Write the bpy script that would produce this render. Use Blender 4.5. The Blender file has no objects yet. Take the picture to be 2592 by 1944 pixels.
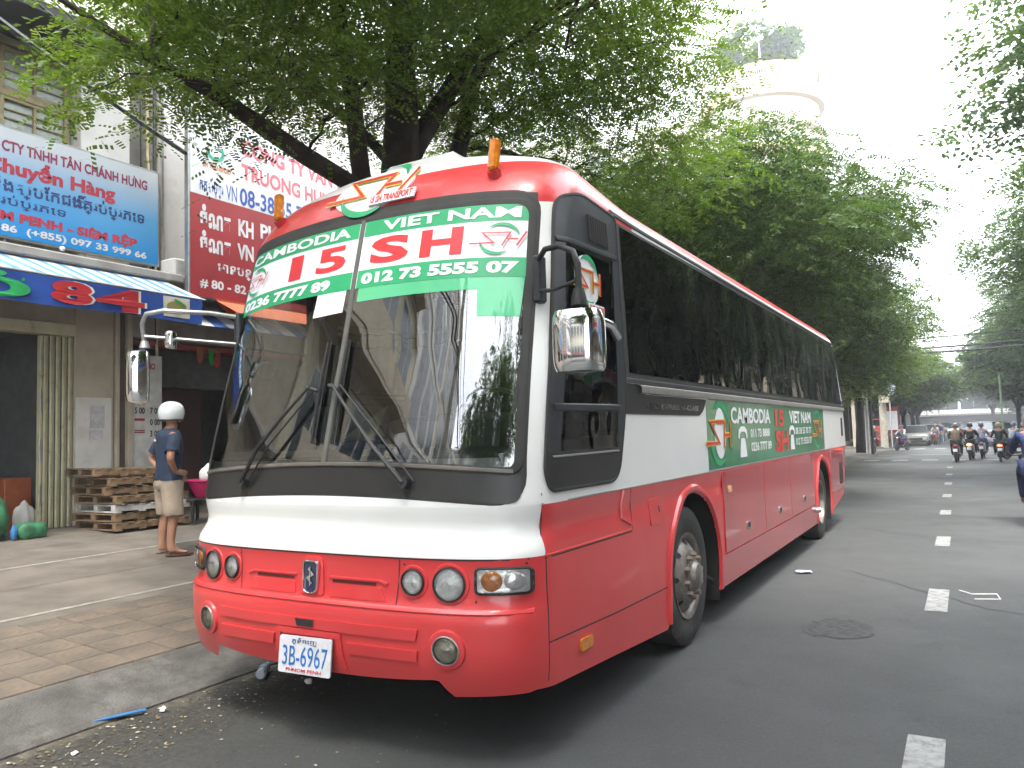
import bpy, bmesh, math, random
import numpy as np
from mathutils import Vector, Matrix, Euler
from mathutils.geometry import delaunay_2d_cdt

scene = bpy.context.scene
R = math.radians
PI = math.pi

# ---------------------------------------------------------------- camera
cam_data = bpy.data.cameras.new("camera")
cam = bpy.data.objects.new("camera", cam_data)
scene.collection.objects.link(cam)
scene.camera = cam
CAM = Vector((3.0477, -3.8783, 1.5867))
_yaw, _pit, _rol = -0.529087, 0.0668741, -0.0300256
_f = Vector((math.sin(_yaw)*math.cos(_pit), math.cos(_yaw)*math.cos(_pit), math.sin(_pit)))
_r = Vector((math.cos(_yaw), -math.sin(_yaw), 0))
_u = _r.cross(_f)
_r2 = _r*math.cos(_rol) + _u*math.sin(_rol)
_u2 = _u*math.cos(_rol) - _r*math.sin(_rol)
M = Matrix((_r2, _u2, -_f)).transposed().to_4x4()
M.translation = CAM
cam.matrix_world = M
cam_data.sensor_width = 36
cam_data.lens = 1954.757/2592*36
cam_data.clip_start = .05
cam_data.clip_end = 2000

# ---------------------------------------------------------------- light
SUN_EL, SUN_AZ = R(66), R(150)      # azimuth measured from +Y towards +X
world = bpy.data.worlds.new("World")
scene.world = world
world.use_nodes = True
wt = world.node_tree
for n in list(wt.nodes): wt.nodes.remove(n)
wo = wt.nodes.new("ShaderNodeOutputWorld")
bg = wt.nodes.new("ShaderNodeBackground")
sky = wt.nodes.new("ShaderNodeTexSky")
sky.sky_type = 'NISHITA'
sky.sun_disc = False
sky.sun_elevation = SUN_EL
sky.sun_rotation = SUN_AZ
sky.dust_density = 3.0
sky.air_density = 1.2
mixw = wt.nodes.new("ShaderNodeMix"); mixw.data_type = 'RGBA'
tc = wt.nodes.new("ShaderNodeTexCoord")
nz = wt.nodes.new("ShaderNodeTexNoise"); nz.inputs['Scale'].default_value = 2.2; nz.inputs['Detail'].default_value = 6
rp = wt.nodes.new("ShaderNodeValToRGB")
rp.color_ramp.elements[0].position = .30; rp.color_ramp.elements[0].color = (.62, .62, .62, 1)
rp.color_ramp.elements[1].position = .62; rp.color_ramp.elements[1].color = (.97, .97, .97, 1)
wt.links.new(tc.outputs['Generated'], nz.inputs['Vector'])
wt.links.new(nz.outputs['Fac'], rp.inputs['Fac'])
wt.links.new(rp.outputs['Color'], mixw.inputs['Factor'])
wt.links.new(sky.outputs['Color'], mixw.inputs[6])
mixw.inputs[7].default_value = (17.0, 17.8, 18.8, 1)     # thin bright cloud
wt.links.new(mixw.outputs[2], bg.inputs['Color'])
bg.inputs['Strength'].default_value = 0.10
wt.links.new(bg.outputs['Background'], wo.inputs['Surface'])

sun_data = bpy.data.lights.new("sun", 'SUN')
sun_data.energy = 1.5
sun_data.angle = R(14)
sun_data.color = (1.0, .95, .88)
sun = bpy.data.objects.new("sun", sun_data)
scene.collection.objects.link(sun)
sd = Vector((math.sin(SUN_AZ)*math.cos(SUN_EL), math.cos(SUN_AZ)*math.cos(SUN_EL), math.sin(SUN_EL)))
sun.rotation_euler = (-sd).to_track_quat('-Z', 'Y').to_euler()
sun.location = (0, 0, 40)
vs = scene.view_settings
vs.view_transform = 'Standard'; vs.look = 'None'; vs.gamma = 1.0; vs.use_curve_mapping = False
vs.exposure = 2.05
scene.render.filter_size = 1.9
scene.cycles.max_bounces = 8
scene.cycles.transparent_max_bounces = 16
scene.cycles.sample_clamp_indirect = 6

# ---------------------------------------------------------------- helpers
COL = scene.collection
ORG = {}
NR = random.Random(7)

def material(name, col, rough=.6, metal=0., var=.12, vscale=6., bump=0., bscale=60., col2=None, spec=.5, coat=0., dirt=None, dscale=1.2, dlo=.45, dhi=.7, emit=None, estr=0., trans=0.):
    m = bpy.data.materials.new(name); m.use_nodes = True
    t = m.node_tree; L = t.links.new
    b = t.nodes['Principled BSDF']
    b.inputs['Roughness'].default_value = rough
    b.inputs['Metallic'].default_value = metal
    b.inputs['Specular IOR Level'].default_value = spec
    b.inputs['Coat Weight'].default_value = coat
    b.inputs['Coat Roughness'].default_value = .06
    b.inputs['Transmission Weight'].default_value = trans
    co = t.nodes.new('ShaderNodeTexCoord')
    n = t.nodes.new('ShaderNodeTexNoise'); n.inputs['Scale'].default_value = vscale; n.inputs['Detail'].default_value = 5
    L(co.outputs['Object'], n.inputs['Vector'])
    mx = t.nodes.new('ShaderNodeMix'); mx.data_type = 'RGBA'
    c2 = col2 if col2 else tuple(max(0, c*(1-2*var)) for c in col)
    c1 = col if col2 else tuple(min(1, c*(1+var)) for c in col)
    mr = t.nodes.new('ShaderNodeMapRange'); mr.inputs[1].default_value = .3; mr.inputs[2].default_value = .7
    L(n.outputs['Fac'], mr.inputs[0]); L(mr.outputs[0], mx.inputs[0])
    mx.inputs[6].default_value = (*c1, 1); mx.inputs[7].default_value = (*c2, 1)
    out = mx.outputs[2]
    if dirt:
        n2 = t.nodes.new('ShaderNodeTexNoise'); n2.inputs['Scale'].default_value = dscale; n2.inputs['Detail'].default_value = 9; n2.inputs['Roughness'].default_value = .68
        L(co.outputs['Object'], n2.inputs['Vector'])
        m2 = t.nodes.new('ShaderNodeMapRange'); m2.inputs[1].default_value = dlo; m2.inputs[2].default_value = dhi; m2.inputs[4].default_value = .8
        L(n2.outputs['Fac'], m2.inputs[0])
        x2 = t.nodes.new('ShaderNodeMix'); x2.data_type = 'RGBA'
        L(m2.outputs[0], x2.inputs[0]); L(out, x2.inputs[6]); x2.inputs[7].default_value = (*dirt, 1)
        out = x2.outputs[2]
    L(out, b.inputs['Base Color'])
    if bump:
        n3 = t.nodes.new('ShaderNodeTexNoise'); n3.inputs['Scale'].default_value = bscale; n3.inputs['Detail'].default_value = 6
        L(co.outputs['Object'], n3.inputs['Vector'])
        bp = t.nodes.new('ShaderNodeBump'); bp.inputs['Strength'].default_value = min(1, bump); bp.inputs['Distance'].default_value = .01
        L(n3.outputs['Fac'], bp.inputs['Height']); L(bp.outputs[0], b.inputs['Normal'])
    if emit:
        b.inputs['Emission Color'].default_value = (*emit, 1); b.inputs['Emission Strength'].default_value = estr
    return m

def glass(name, tint, ior=1.6, rough=0.0, wob=0., wscale=2., base=None, basew=0.):
    m = bpy.data.materials.new(name); m.use_nodes = True
    t = m.node_tree; L = t.links.new
    for n in list(t.nodes): t.nodes.remove(n)
    o = t.nodes.new('ShaderNodeOutputMaterial')
    tr = t.nodes.new('ShaderNodeBsdfTransparent'); tr.inputs[0].default_value = (*tint, 1)
    gl = t.nodes.new('ShaderNodeBsdfGlossy'); gl.inputs['Roughness'].default_value = rough
    fr = t.nodes.new('ShaderNodeFresnel'); fr.inputs[0].default_value = ior
    mx = t.nodes.new('ShaderNodeMixShader')
    L(fr.outputs[0], mx.inputs[0]); L(gl.outputs[0], mx.inputs[2])
    if base:
        df = t.nodes.new('ShaderNodeBsdfDiffuse'); df.inputs[0].default_value = (*base, 1)
        m2 = t.nodes.new('ShaderNodeMixShader'); m2.inputs[0].default_value = basew
        L(tr.outputs[0], m2.inputs[1]); L(df.outputs[0], m2.inputs[2]); L(m2.outputs[0], mx.inputs[1])
    else:
        L(tr.outputs[0], mx.inputs[1])
    if wob:
        co = t.nodes.new('ShaderNodeTexCoord'); n = t.nodes.new('ShaderNodeTexNoise'); n.inputs['Scale'].default_value = wscale; n.inputs['Detail'].default_value = 1.5
        L(co.outputs['Object'], n.inputs['Vector'])
        bp = t.nodes.new('ShaderNodeBump'); bp.inputs['Strength'].default_value = 1; bp.inputs['Distance'].default_value = wob
        L(n.outputs['Fac'], bp.inputs['Height']); L(bp.outputs[0], gl.inputs['Normal']); L(bp.outputs[0], fr.inputs['Normal'])
    L(mx.outputs[0], o.inputs[0])
    return m

def tag(o, label=None, cat=None, group=None, kind=None):
    if label: o['label'] = label
    if cat: o['category'] = cat
    if group: o['group'] = group
    if kind: o['kind'] = kind
    return o

def empty(name, loc=(0, 0, 0), rz=0, label=None, cat=None, group=None):
    o = bpy.data.objects.new(name, None)
    o.empty_display_size = .2
    COL.objects.link(o)
    o.location = loc; o.rotation_euler = (0, 0, rz)
    ORG[o.name] = Vector(loc)
    return tag(o, label, cat, group)

def link_mesh(name, me, mats, parent=None, loc=None):
    o = bpy.data.objects.new(name, me)
    COL.objects.link(o)
    if mats is not None:
        if not isinstance(mats, (list, tuple)): mats = [mats]
        for m in mats: me.materials.append(m)
    if parent is not None: o.parent = parent
    if loc is not None: o.location = loc
    return o

class MB:
    """collects shapes, builds ONE mesh object"""
    def __init__(s): s.v = []; s.f = []; s.m = []; s.sm = []
    def add(s, vs, fs, mi=0, smooth=False):
        k = len(s.v); s.v += [tuple(v) for v in vs]
        for f in fs: s.f.append([i+k for i in f]); s.m.append(mi); s.sm.append(smooth)
        return s
    def box(s, c, d, rz=0, rot=None, mi=0, bev=0.):
        hx, hy, hz = d[0]/2, d[1]/2, d[2]/2
        Rm = rot.to_matrix() if rot is not None else Matrix.Rotation(rz, 3, 'Z')
        c = Vector(c)
        if bev <= 0:
            vs = [Vector((x, y, z)) for x in (-hx, hx) for y in (-hy, hy) for z in (-hz, hz)]
            fs = [(0, 1, 3, 2), (4, 6, 7, 5), (0, 4, 5, 1), (2, 3, 7, 6), (0, 2, 6, 4), (1, 5, 7, 3)]
        else:
            b = min(bev, hx*.9, hy*.9, hz*.9)
            vs = []; idx = {}
            for sx in (-1, 1):
                for sy in (-1, 1):
                    for sz in (-1, 1):
                        for a in range(3):
                            p = [sx*(hx-b), sy*(hy-b), sz*(hz-b)]
                            p[a] = (sx*hx, sy*hy, sz*hz)[a]
                            idx[(sx, sy, sz, a)] = len(vs); vs.append(Vector(p))
            fs = []
            for a in range(3):
                o1, o2 = [q for q in range(3) if q != a]
                for s1 in (-1, 1):
                    q = []
                    for (p1, p2) in ((-1, -1), (1, -1), (1, 1), (-1, 1)):
                        k = [0, 0, 0]; k[a] = s1; k[o1] = p1; k[o2] = p2
                        q.append(idx[(*k, a)])
                    fs.append(q)
                for p1 in (-1, 1):
                    for p2 in (-1, 1):
                        k0 = [0, 0, 0]; k0[a] = -1; k0[o1] = p1; k0[o2] = p2
                        k1 = list(k0); k1[a] = 1
                        fs.append([idx[(*k0, o1)], idx[(*k1, o1)], idx[(*k1, o2)], idx[(*k0, o2)]])
            for sx in (-1, 1):
                for sy in (-1, 1):
                    for sz in (-1, 1):
                        fs.append([idx[(sx, sy, sz, a)] for a in range(3)])
        return s.add([Rm @ v + c for v in vs], fs, mi)
    def tube(s, pts, rad, n=10, mi=0, closed=False, cap=True, smooth=True, flat=1.):
        pts = [Vector(p) for p in pts]
        if not isinstance(rad, (list, tuple)): rad = [rad]*len(pts)
        k = len(pts); vs = []; up = Vector((0, 0, 1)); prev = None
        for i, p in enumerate(pts):
            if closed: t = pts[(i+1) % k]-pts[i-1]
            else: t = pts[min(i+1, k-1)]-pts[max(i-1, 0)]
            if t.length < 1e-9: t = Vector((0, 0, 1))
            t.normalize()
            if prev is None:
                a = t.cross(up)
                if a.length < .05: a = t.cross(Vector((1, 0, 0)))
            else:
                a = prev - t*prev.dot(t)
                if a.length < 1e-6: a = t.cross(Vector((1, 0, 0)))
            a.normalize(); prev = a; b = t.cross(a)
            for j in range(n):
                w = 2*PI*j/n
                vs.append(p + (a*math.cos(w) + b*math.sin(w)*flat)*rad[i])
        fs = []
        for i in range(k if closed else k-1):
            for j in range(n):
                i2 = (i+1) % k
                fs.append((i*n+j, i*n+(j+1) % n, i2*n+(j+1) % n, i2*n+j))
        s.add(vs, fs, mi, smooth)
        if cap and not closed:
            b0 = len(s.v)-k*n
            s.f.append([b0+j for j in range(n)][::-1]); s.m.append(mi); s.sm.append(False)
            s.f.append([b0+(k-1)*n+j for j in range(n)]); s.m.append(mi); s.sm.append(False)
        return s
    def cyl(s, p0, p1, r0, r1=None, n=16, mi=0, smooth=True):
        return s.tube([p0, p1], [r0, r0 if r1 is None else r1], n, mi, smooth=smooth)
    def lathe(s, prof, c=(0, 0, 0), axis='Z', n=24, mi=0, smooth=True):
        vs = []; c = Vector(c)
        for (r, h) in prof:
            for j in range(n):
                w = 2*PI*j/n; a, b = r*math.cos(w), r*math.sin(w)
                p = {'Z': (a, b, h), 'X': (h, a, b), 'Y': (b, h, a)}[axis]
                vs.append(c+Vector(p))
        fs = [(i*n+j, i*n+(j+1) % n, (i+1)*n+(j+1) % n, (i+1)*n+j) for i in range(len(prof)-1) for j in range(n)]
        return s.add(vs, fs, mi, smooth)
    def prism(s, poly, ax, lo, hi, mi=0):
        """poly in the two other axes (in xyz order), extruded along ax"""
        def P(a, b, h):
            return {'X': (h, a, b), 'Y': (a, h, b), 'Z': (a, b, h)}[ax]
        n = len(poly)
        vs = [P(a, b, lo) for a, b in poly]+[P(a, b, hi) for a, b in poly]
        fs = [list(range(n))[::-1], [n+i for i in range(n)]]+[(i, (i+1) % n, n+(i+1) % n, n+i) for i in range(n)]
        return s.add(vs, fs, mi)
    def sphere(s, c, r, nu=14, nv=8, mi=0, sc=(1, 1, 1)):
        c = Vector(c); vs = []
        for i in range(nv+1):
            t = PI*i/nv
            for j in range(nu):
                w = 2*PI*j/nu
                vs.append(c+Vector((r*math.sin(t)*math.cos(w)*sc[0], r*math.sin(t)*math.sin(w)*sc[1], r*math.cos(t)*sc[2])))
        fs = [(i*nu+j, (i+1)*nu+j, (i+1)*nu+(j+1) % nu, i*nu+(j+1) % nu) for i in range(nv) for j in range(nu)]
        return s.add(vs, fs, mi, True)
    def mesh(s, off=None, fix=True):
        me = bpy.data.meshes.new("m")
        v = s.v if off is None else [(a-off[0], b-off[1], c-off[2]) for a, b, c in s.v]
        me.from_pydata(v, [], s.f)
        me.polygons.foreach_set('material_index', s.m)
        me.polygons.foreach_set('use_smooth', s.sm)
        if fix:
            bm = bmesh.new(); bm.from_mesh(me)
            bmesh.ops.remove_doubles(bm, verts=bm.verts, dist=1e-6)
            bmesh.ops.recalc_face_normals(bm, faces=bm.faces)
            bm.to_mesh(me); bm.free()
            if any(s.sm): me.set_sharp_from_angle(angle=R(38))
        me.update()
        return me
    def build(s, name, mats, parent=None, fix=True):
        off = None
        if parent is not None:
            q = parent; o = Vector((0, 0, 0))
            while q is not None: o += ORG.get(q.name, Vector((0, 0, 0))) if q.parent is None else Vector(q.location); q = q.parent
            if o.length > 0: off = o
        return link_mesh(name, s.mesh(off, fix), mats, parent)

def children(o): return [c for c in bpy.data.objects if c.parent == o]
def kids_index():
    d = {}
    for c in bpy.data.objects:
        if c.parent: d.setdefault(c.parent.name, []).append(c)
    return d
def copy_tree(o, parent=None, idx=None):
    if idx is None: idx = kids_index()
    c = o.copy(); COL.objects.link(c)
    if parent is not None: c.parent = parent
    for ch in idx.get(o.name, []): copy_tree(ch, c, idx)
    return c

# ---- polygon patches laid on a mapped surface
def rrect(u0, v0, u1, v1, r=.02, n=5):
    r = min(r, (u1-u0)/2.01, (v1-v0)/2.01); p = []
    for cx, cy, a in ((u1-r, v0+r, -90), (u1-r, v1-r, 0), (u0+r, v1-r, 90), (u0+r, v0+r, 180)):
        for k in range(n+1):
            w = R(a+90*k/n); p.append((cx+r*math.cos(w), cy+r*math.sin(w)))
    return p
def roundpoly(pts, rad, n=6):
    out = []; k = len(pts)
    if not isinstance(rad, (list, tuple)): rad = [rad]*k
    for i in range(k):
        p = Vector(pts[i]); a = Vector(pts[i-1])-p; b = Vector(pts[(i+1) % k])-p
        la, lb = a.length, b.length; a.normalize(); b.normalize()
        r = min(rad[i], la*.49, lb*.49)
        if r <= 0: out.append(tuple(p)); continue
        p0 = p+a*r; p1 = p+b*r
        for j in range(n+1):
            t = j/n
            q = p0*(1-t)**2+p*2*t*(1-t)+p1*t*t
            out.append((q.x, q.y))
    return out
def ellipse(cx, cy, a, b, n=28, rot=0):
    return [(cx+a*math.cos(2*PI*i/n)*math.cos(rot)-b*math.sin(2*PI*i/n)*math.sin(rot), cy+a*math.cos(2*PI*i/n)*math.sin(rot)+b*math.sin(2*PI*i/n)*math.cos(rot)) for i in range(n)]
def pip(x, y, poly):
    c = False; j = len(poly)-1
    for i in range(len(poly)):
        xi, yi = poly[i]; xj, yj = poly[j]
        if (yi > y) != (yj > y) and x < (xj-xi)*(y-yi)/(yj-yi)+xi: c = not c
        j = i
    return c
def densify(poly, step):
    out = []
    for i, p in enumerate(poly):
        q = poly[(i+1) % len(poly)]
        d = math.hypot(q[0]-p[0], q[1]-p[1]); k = max(1, int(d/step))
        for j in range(k): out.append((p[0]+(q[0]-p[0])*j/k, p[1]+(q[1]-p[1])*j/k))
    return out
def patch(mb, poly, fn, off=.004, thick=0., step=.12, mi=0, smooth=True, du=.8):
    """fn(u,v,off)->Vector; fills polygon on the surface, with edge walls down by thick"""
    poly = densify(poly, step)
    us = [p[0] for p in poly]; vs_ = [p[1] for p in poly]
    pts = [Vector(p) for p in poly]; n = len(pts)
    nu = int((max(us)-min(us))/(step*du)); nv = int((max(vs_)-min(vs_))/step)
    for i in range(1, nu):
        for j in range(1, nv):
            u = min(us)+(max(us)-min(us))*i/nu; v = min(vs_)+(max(vs_)-min(vs_))*j/nv
            if pip(u, v, poly) and min((u-a)**2+(v-b)**2 for a, b in poly) > (step*.35)**2: pts.append(Vector((u, v)))
    V, E_, F, ov, oe, of = delaunay_2d_cdt(pts, [], [list(range(n))], 1, 1e-6)
    vs = [fn(p.x, p.y, off) for p in V]
    mb.add(vs, [list(f) for f in F], mi, smooth)
    if thick:
        a = [fn(p[0], p[1], off) for p in poly]; b = [fn(p[0], p[1], off-thick) for p in poly]
        mb.add(a+b, [(i, (i+1) % n, n+(i+1) % n, n+i) for i in range(n)], mi, False)
    return mb
def strip(mb, path, w, fn, off=.0, h=.012, closed=True, mi=0, step=.08, ch=.25):
    """a raised bead of width w along a path on the surface"""
    if closed: path = densify(path, step)
    else:
        q = []
        for a, b in zip(path, path[1:]):
            k = max(1, int(math.hypot(b[0]-a[0], b[1]-a[1])/step))
            q += [(a[0]+(b[0]-a[0])*j/k, a[1]+(b[1]-a[1])*j/k) for j in range(k)]
        path = q+[path[-1]]
    k = len(path); vs = []
    for i, p in enumerate(path):
        a = path[i-1] if (closed or i > 0) else p; b = path[(i+1) % k] if (closed or i < k-1) else p
        t = Vector((b[0]-a[0], b[1]-a[1])); t = t.normalized() if t.length > 0 else Vector((1, 0)); nn = Vector((-t.y, t.x))
        for (o, hh) in ((-.5, 0), (-.5+ch*.6, h*.85), (0, h), (.5-ch*.6, h*.85), (.5, 0)):
            vs.append(fn(p[0]+nn.x*w*o, p[1]+nn.y*w*o, off+hh))
    fs = []
    for i in range(k if closed else k-1):
        i2 = (i+1) % k
        for j in range(4): fs.append((i*5+j, i*5+j+1, i2*5+j+1, i2*5+j))
    return mb.add(vs, fs, mi, True)
def stroke(mb, pts, w, fn, off=.004, mi=0, step=.5):
    """flat print: a poly-line drawn with mitred joints"""
    k = len(pts); L_ = []; Rr = []
    for i in range(k):
        p = Vector(pts[i])
        d0 = (p-Vector(pts[i-1])).normalized() if i > 0 else None
        d1 = (Vector(pts[i+1])-p).normalized() if i < k-1 else None
        if d0 is None: nrm = Vector((-d1.y, d1.x)); s = 1
        elif d1 is None: nrm = Vector((-d0.y, d0.x)); s = 1
        else:
            nrm = Vector((-d0.y-d1.y, d0.x+d1.x))
            if nrm.length < 1e-4: nrm = Vector((-d0.y, d0.x))
            nrm.normalize(); s = min(2.2, 1/max(.3, nrm.dot(Vector((-d0.y, d0.x)))))
        L_.append(p+nrm*w/2*s); Rr.append(p-nrm*w/2*s)
    vs = [fn(q.x, q.y, off) for q in L_]+[fn(q.x, q.y, off) for q in Rr]
    return mb.add(vs, [(i, i+1, k+i+1, k+i) for i in range(k-1)], mi, False)

_dg = None
def text_geo(body, bold=0., shear=0., space=1.):
    cu = bpy.data.curves.new("t", 'FONT'); cu.body = body; cu.size = 1; cu.offset = bold; cu.shear = shear
    cu.space_character = space; cu.resolution_u = 3
    o = bpy.data.objects.new("t", cu); COL.objects.link(o)
    bpy.context.view_layer.update()
    me = bpy.data.meshes.new_from_object(o.evaluated_get(bpy.context.evaluated_depsgraph_get()))
    vs = [(v.co.x, v.co.y) for v in me.vertices]; fs = [list(p.vertices) for p in me.polygons]
    bpy.data.objects.remove(o); bpy.data.curves.remove(cu); bpy.data.meshes.remove(me)
    return vs, fs
def text(mb, body, u0, v0, u1, v1, fn, off=.004, bold=.02, shear=0., space=1., mi=0, flipu=False, base=False):
    """lettering fitted to the rectangle u0..u1, v0..v1 of a mapped surface"""
    vs, fs = text_geo(body, bold, shear, space)
    if not vs: return mb
    a0 = min(v[0] for v in vs); a1 = max(v[0] for v in vs); b0 = min(v[1] for v in vs); b1 = max(v[1] for v in vs)
    par = list(range(len(vs)))
    def find(i):
        while par[i] != i: par[i] = par[par[i]]; i = par[i]
        return i
    for f in fs:
        for q in f[1:]: par[find(q)] = find(f[0])
    ids = {}; lift = [ids.setdefault(find(i), len(ids)) % 7*.00025 for i in range(len(vs))]
    out = []
    for (x, y), lf in zip(vs, lift):
        s = (x-a0)/max(1e-6, a1-a0); q = (y-b0)/max(1e-6, b1-b0)
        if flipu: s = 1-s
        out.append(fn(u0+(u1-u0)*s, v0+(v1-v0)*q, off+lf))
    return mb.add(out, fs, mi, False)
def plane_fn(o, du, dv):
    o = Vector(o); du = Vector(du).normalized(); dv = Vector(dv).normalized(); n = du.cross(dv)
    return lambda u, v, off=0.: o+du*u+dv*v+n*off
# ---------------------------------------------------------------- materials
m_conc = material('concrete', (.30, .285, .25), .85, var=.12, vscale=3, bump=.4, bscale=90, dirt=(.15, .13, .11), dscale=1.6)
m_kerb = material('kerb_concrete', (.100, .095, .086), .8, var=.22, vscale=5, bump=.8, bscale=60, dirt=(.05, .046, .035), dscale=9, dlo=.46, dhi=.66)
m_walk = material('pavement', (.145, .124, .100), .85, var=.14, vscale=2.5, bump=.4, bscale=120, dirt=(.088, .073, .057), dscale=2.2)
m_wline = material('worn_white_line', (.30, .29, .25), .85, dirt=(.17, .145, .11), dscale=9, dlo=.40, dhi=.6)
m_trunk = material('bark', (.034, .025, .018), .9, var=.3, vscale=5, bump=1., bscale=24)
m_green_pole = material('green_painted_metal', (.16, .22, .13), .5)
m_pole = material('pole_concrete', (.34, .31, .25), .85, bump=.3, dirt=(.2, .18, .14), dscale=4)
m_black = material('black_rubber', (.02, .02, .021), .55, bump=.2, bscale=40)
m_cable = material('cable', (.018, .018, .02), .5)
m_steel = material('galvanised_steel', (.42, .42, .42), .4, .8)
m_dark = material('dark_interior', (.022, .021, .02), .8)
m_cream = material('cream_plaster', (.41, .355, .27), .85, var=.08, vscale=2, bump=.2, dirt=(.33, .28, .20), dscale=2.0, dlo=.5)
m_white_wall = material('white_plaster', (.60, .575, .54), .85, var=.06, vscale=2, bump=.2, dirt=(.42, .39, .33), dscale=1.6, dlo=.52)
m_grey_wall = material('grey_plaster', (.30, .285, .26), .85, var=.1, vscale=2, bump=.3, dirt=(.16, .145, .12), dscale=1.6)
m_wood_frame = material('ochre_window_frame', (.27, .22, .115), .6, var=.15, vscale=9)
m_frost = material('frosted_pane', (.36, .39, .36), .35, var=.12, vscale=14)
m_shutter = material('cream_shutter', (.46, .43, .28), .5, var=.08, dirt=(.22, .17, .11), dscale=6, dlo=.58)
m_pallet = material('pallet_wood', (.20, .125, .065), .8, var=.25, vscale=12, bump=.4, bscale=50, dirt=(.09, .06, .035), dscale=9)
m_white = material('white_paint', (.74, .74, .72), .4, var=.03)
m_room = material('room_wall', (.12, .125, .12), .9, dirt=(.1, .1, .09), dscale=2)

def asphalt():
    m = bpy.data.materials.new('asphalt'); m.use_nodes = True; t = m.node_tree; L = t.links.new
    b = t.nodes['Principled BSDF']; co = t.nodes.new('ShaderNodeTexCoord')
    def N(s, d=6, r=.6):
        n = t.nodes.new('ShaderNodeTexNoise'); n.inputs['Scale'].default_value = s; n.inputs['Detail'].default_value = d; n.inputs['Roughness'].default_value = r
        L(co.outputs['Object'], n.inputs['Vector']); return n.outputs['Fac']
    def mr(f, a, b_, lo=0, hi=1):
        q = t.nodes.new('ShaderNodeMapRange'); q.inputs[1].default_value = a; q.inputs[2].default_value = b_; q.inputs[3].default_value = lo; q.inputs[4].default_value = hi
        L(f, q.inputs[0]); return q.outputs[0]
    def mix(f, a, c):
        x = t.nodes.new('ShaderNodeMix'); x.data_type = 'RGBA'
        L(f, x.inputs[0])
        for k, s in ((6, a), (7, c)):
            if isinstance(s, tuple): x.inputs[k].default_value = (*s, 1)
            else: L(s, x.inputs[k])
        return x.outputs[2]
    def mul(a, c):
        x = t.nodes.new('ShaderNodeMath'); x.operation = 'MULTIPLY'; L(a, x.inputs[0])
        if isinstance(c, float): x.inputs[1].default_value = c
        else: L(c, x.inputs[1])
        return x.outputs[0]
    base = mix(mr(N(.35, 7), .35, .65), (.058, .061, .060), (.076, .079, .076))
    base = mix(mul(mr(N(42, 6, .9), .50, .66), .45), base, (.140, .143, .137))       # aggregate
    base = mix(mul(mr(N(33, 6, .9), .53, .68), .45), base, (.018, .018, .017))
    base = mix(mul(mr(N(1.3, 9, .7), .58, .68), .45), base, (.030, .029, .027))    # stains
    # wet, dirty gutter beside the kerb
    sx = t.nodes.new('ShaderNodeSeparateXYZ'); L(co.outputs['Object'], sx.inputs[0])
    gx = t.nodes.new('ShaderNodeMath'); gx.operation = 'ADD'; L(sx.outputs[0], gx.inputs[0])
    gn = mul(N(2.5, 8, .7), .9); L(gn, gx.inputs[1])
    gut = mr(gx.outputs[0], -.55, .55, 1, 0)
    grit = mix(mr(N(26, 8, .75), .42, .66), (.022, .021, .017), (.082, .075, .055))
    base = mix(mul(gut, .9), base, grit)
    sandy = mr(gx.outputs[0], -.93, -.72, 1, 0)
    base = mix(mul(sandy, mr(N(7, 6, .7), .4, .6)), base, (.15, .13, .095))
    L(base, b.inputs['Base Color'])
    L(mr(N(.9, 6), .3, .7, .62, .88), b.inputs['Roughness'])
    bp = t.nodes.new('ShaderNodeBump'); bp.inputs['Strength'].default_value = 1.; bp.inputs['Distance'].default_value = .010
    L(N(70, 6, .85), bp.inputs['Height']); L(bp.outputs[0], b.inputs['Normal'])
    return m
m_asphalt = asphalt()

def tile_mat():
    """clay paving tile: concentric grooves cast in its face"""
    m = material('clay_tile', (.135, .103, .075), .85, var=.2, vscale=1.3, dirt=(.095, .081, .064), dscale=3.0, dlo=.42, dhi=.62)
    t = m.node_tree; L = t.links.new; b = t.nodes['Principled BSDF']
    co = t.nodes.new('ShaderNodeTexCoord'); mp = t.nodes.new('ShaderNodeMapping')
    mp.inputs['Scale'].default_value = (1, 1, 0); L(co.outputs['Object'], mp.inputs['Vector'])
    w = t.nodes.new('ShaderNodeTexWave'); w.wave_type = 'RINGS'; w.rings_direction = 'SPHERICAL'
    w.inputs['Scale'].default_value = 5.5; w.inputs['Distortion'].default_value = .6; L(mp.outputs[0], w.inputs['Vector'])
    bp = t.nodes.new('ShaderNodeBump'); bp.inputs['Strength'].default_value = .5; bp.inputs['Distance'].default_value = .005
    L(w.outputs['Fac'], bp.inputs['Height']); L(bp.outputs[0], b.inputs['Normal'])
    return m
m_tile = tile_mat()

# ---------------------------------------------------------------- ground
YX0, YX1 = 37.5, 50.0            # cross street
road = link_mesh('road', (lambda q: q.mesh())(MB().add([(-150, -90, 0), (150, -90, 0), (150, 420, 0), (-150, 420, 0)], [(0, 1, 2, 3)])), m_asphalt)
tag(road, 'grey worn asphalt road under the bus with a littered gutter', kind='structure')
m_mark = material('road_paint', (.30, .30, .285), .7, var=.1, dirt=(.11, .11, .105), dscale=14, dlo=.46, dhi=.62)
def sheet(mb, x0, y0, x1, y1, z): mb.add([(x0, y0, z), (x1, y0, z), (x1, y1, z), (x0, y1, z)], [(0, 1, 2, 3)])
dash_y = [(-.62, .63), (3.62, 4.62), (7.6, 8.55), (11.5, 12.3), (15.1, 15.9), (18.9, 19.8), (23, 23.9), (27.2, 28.2)]
for a, c in dash_y:
    cx = 2.775-.0115*a
    mb = MB(); sheet(mb, cx-.085, a, cx+.085, c, .004); mb.build('lane_dash', m_mark, road)
for i in range(12):
    x = -1.0+i*1.15
    mb = MB(); sheet(mb, x, 33.6, x+.62, 34.5, .004); mb.build('crosswalk_bar', m_mark, road)
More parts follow.
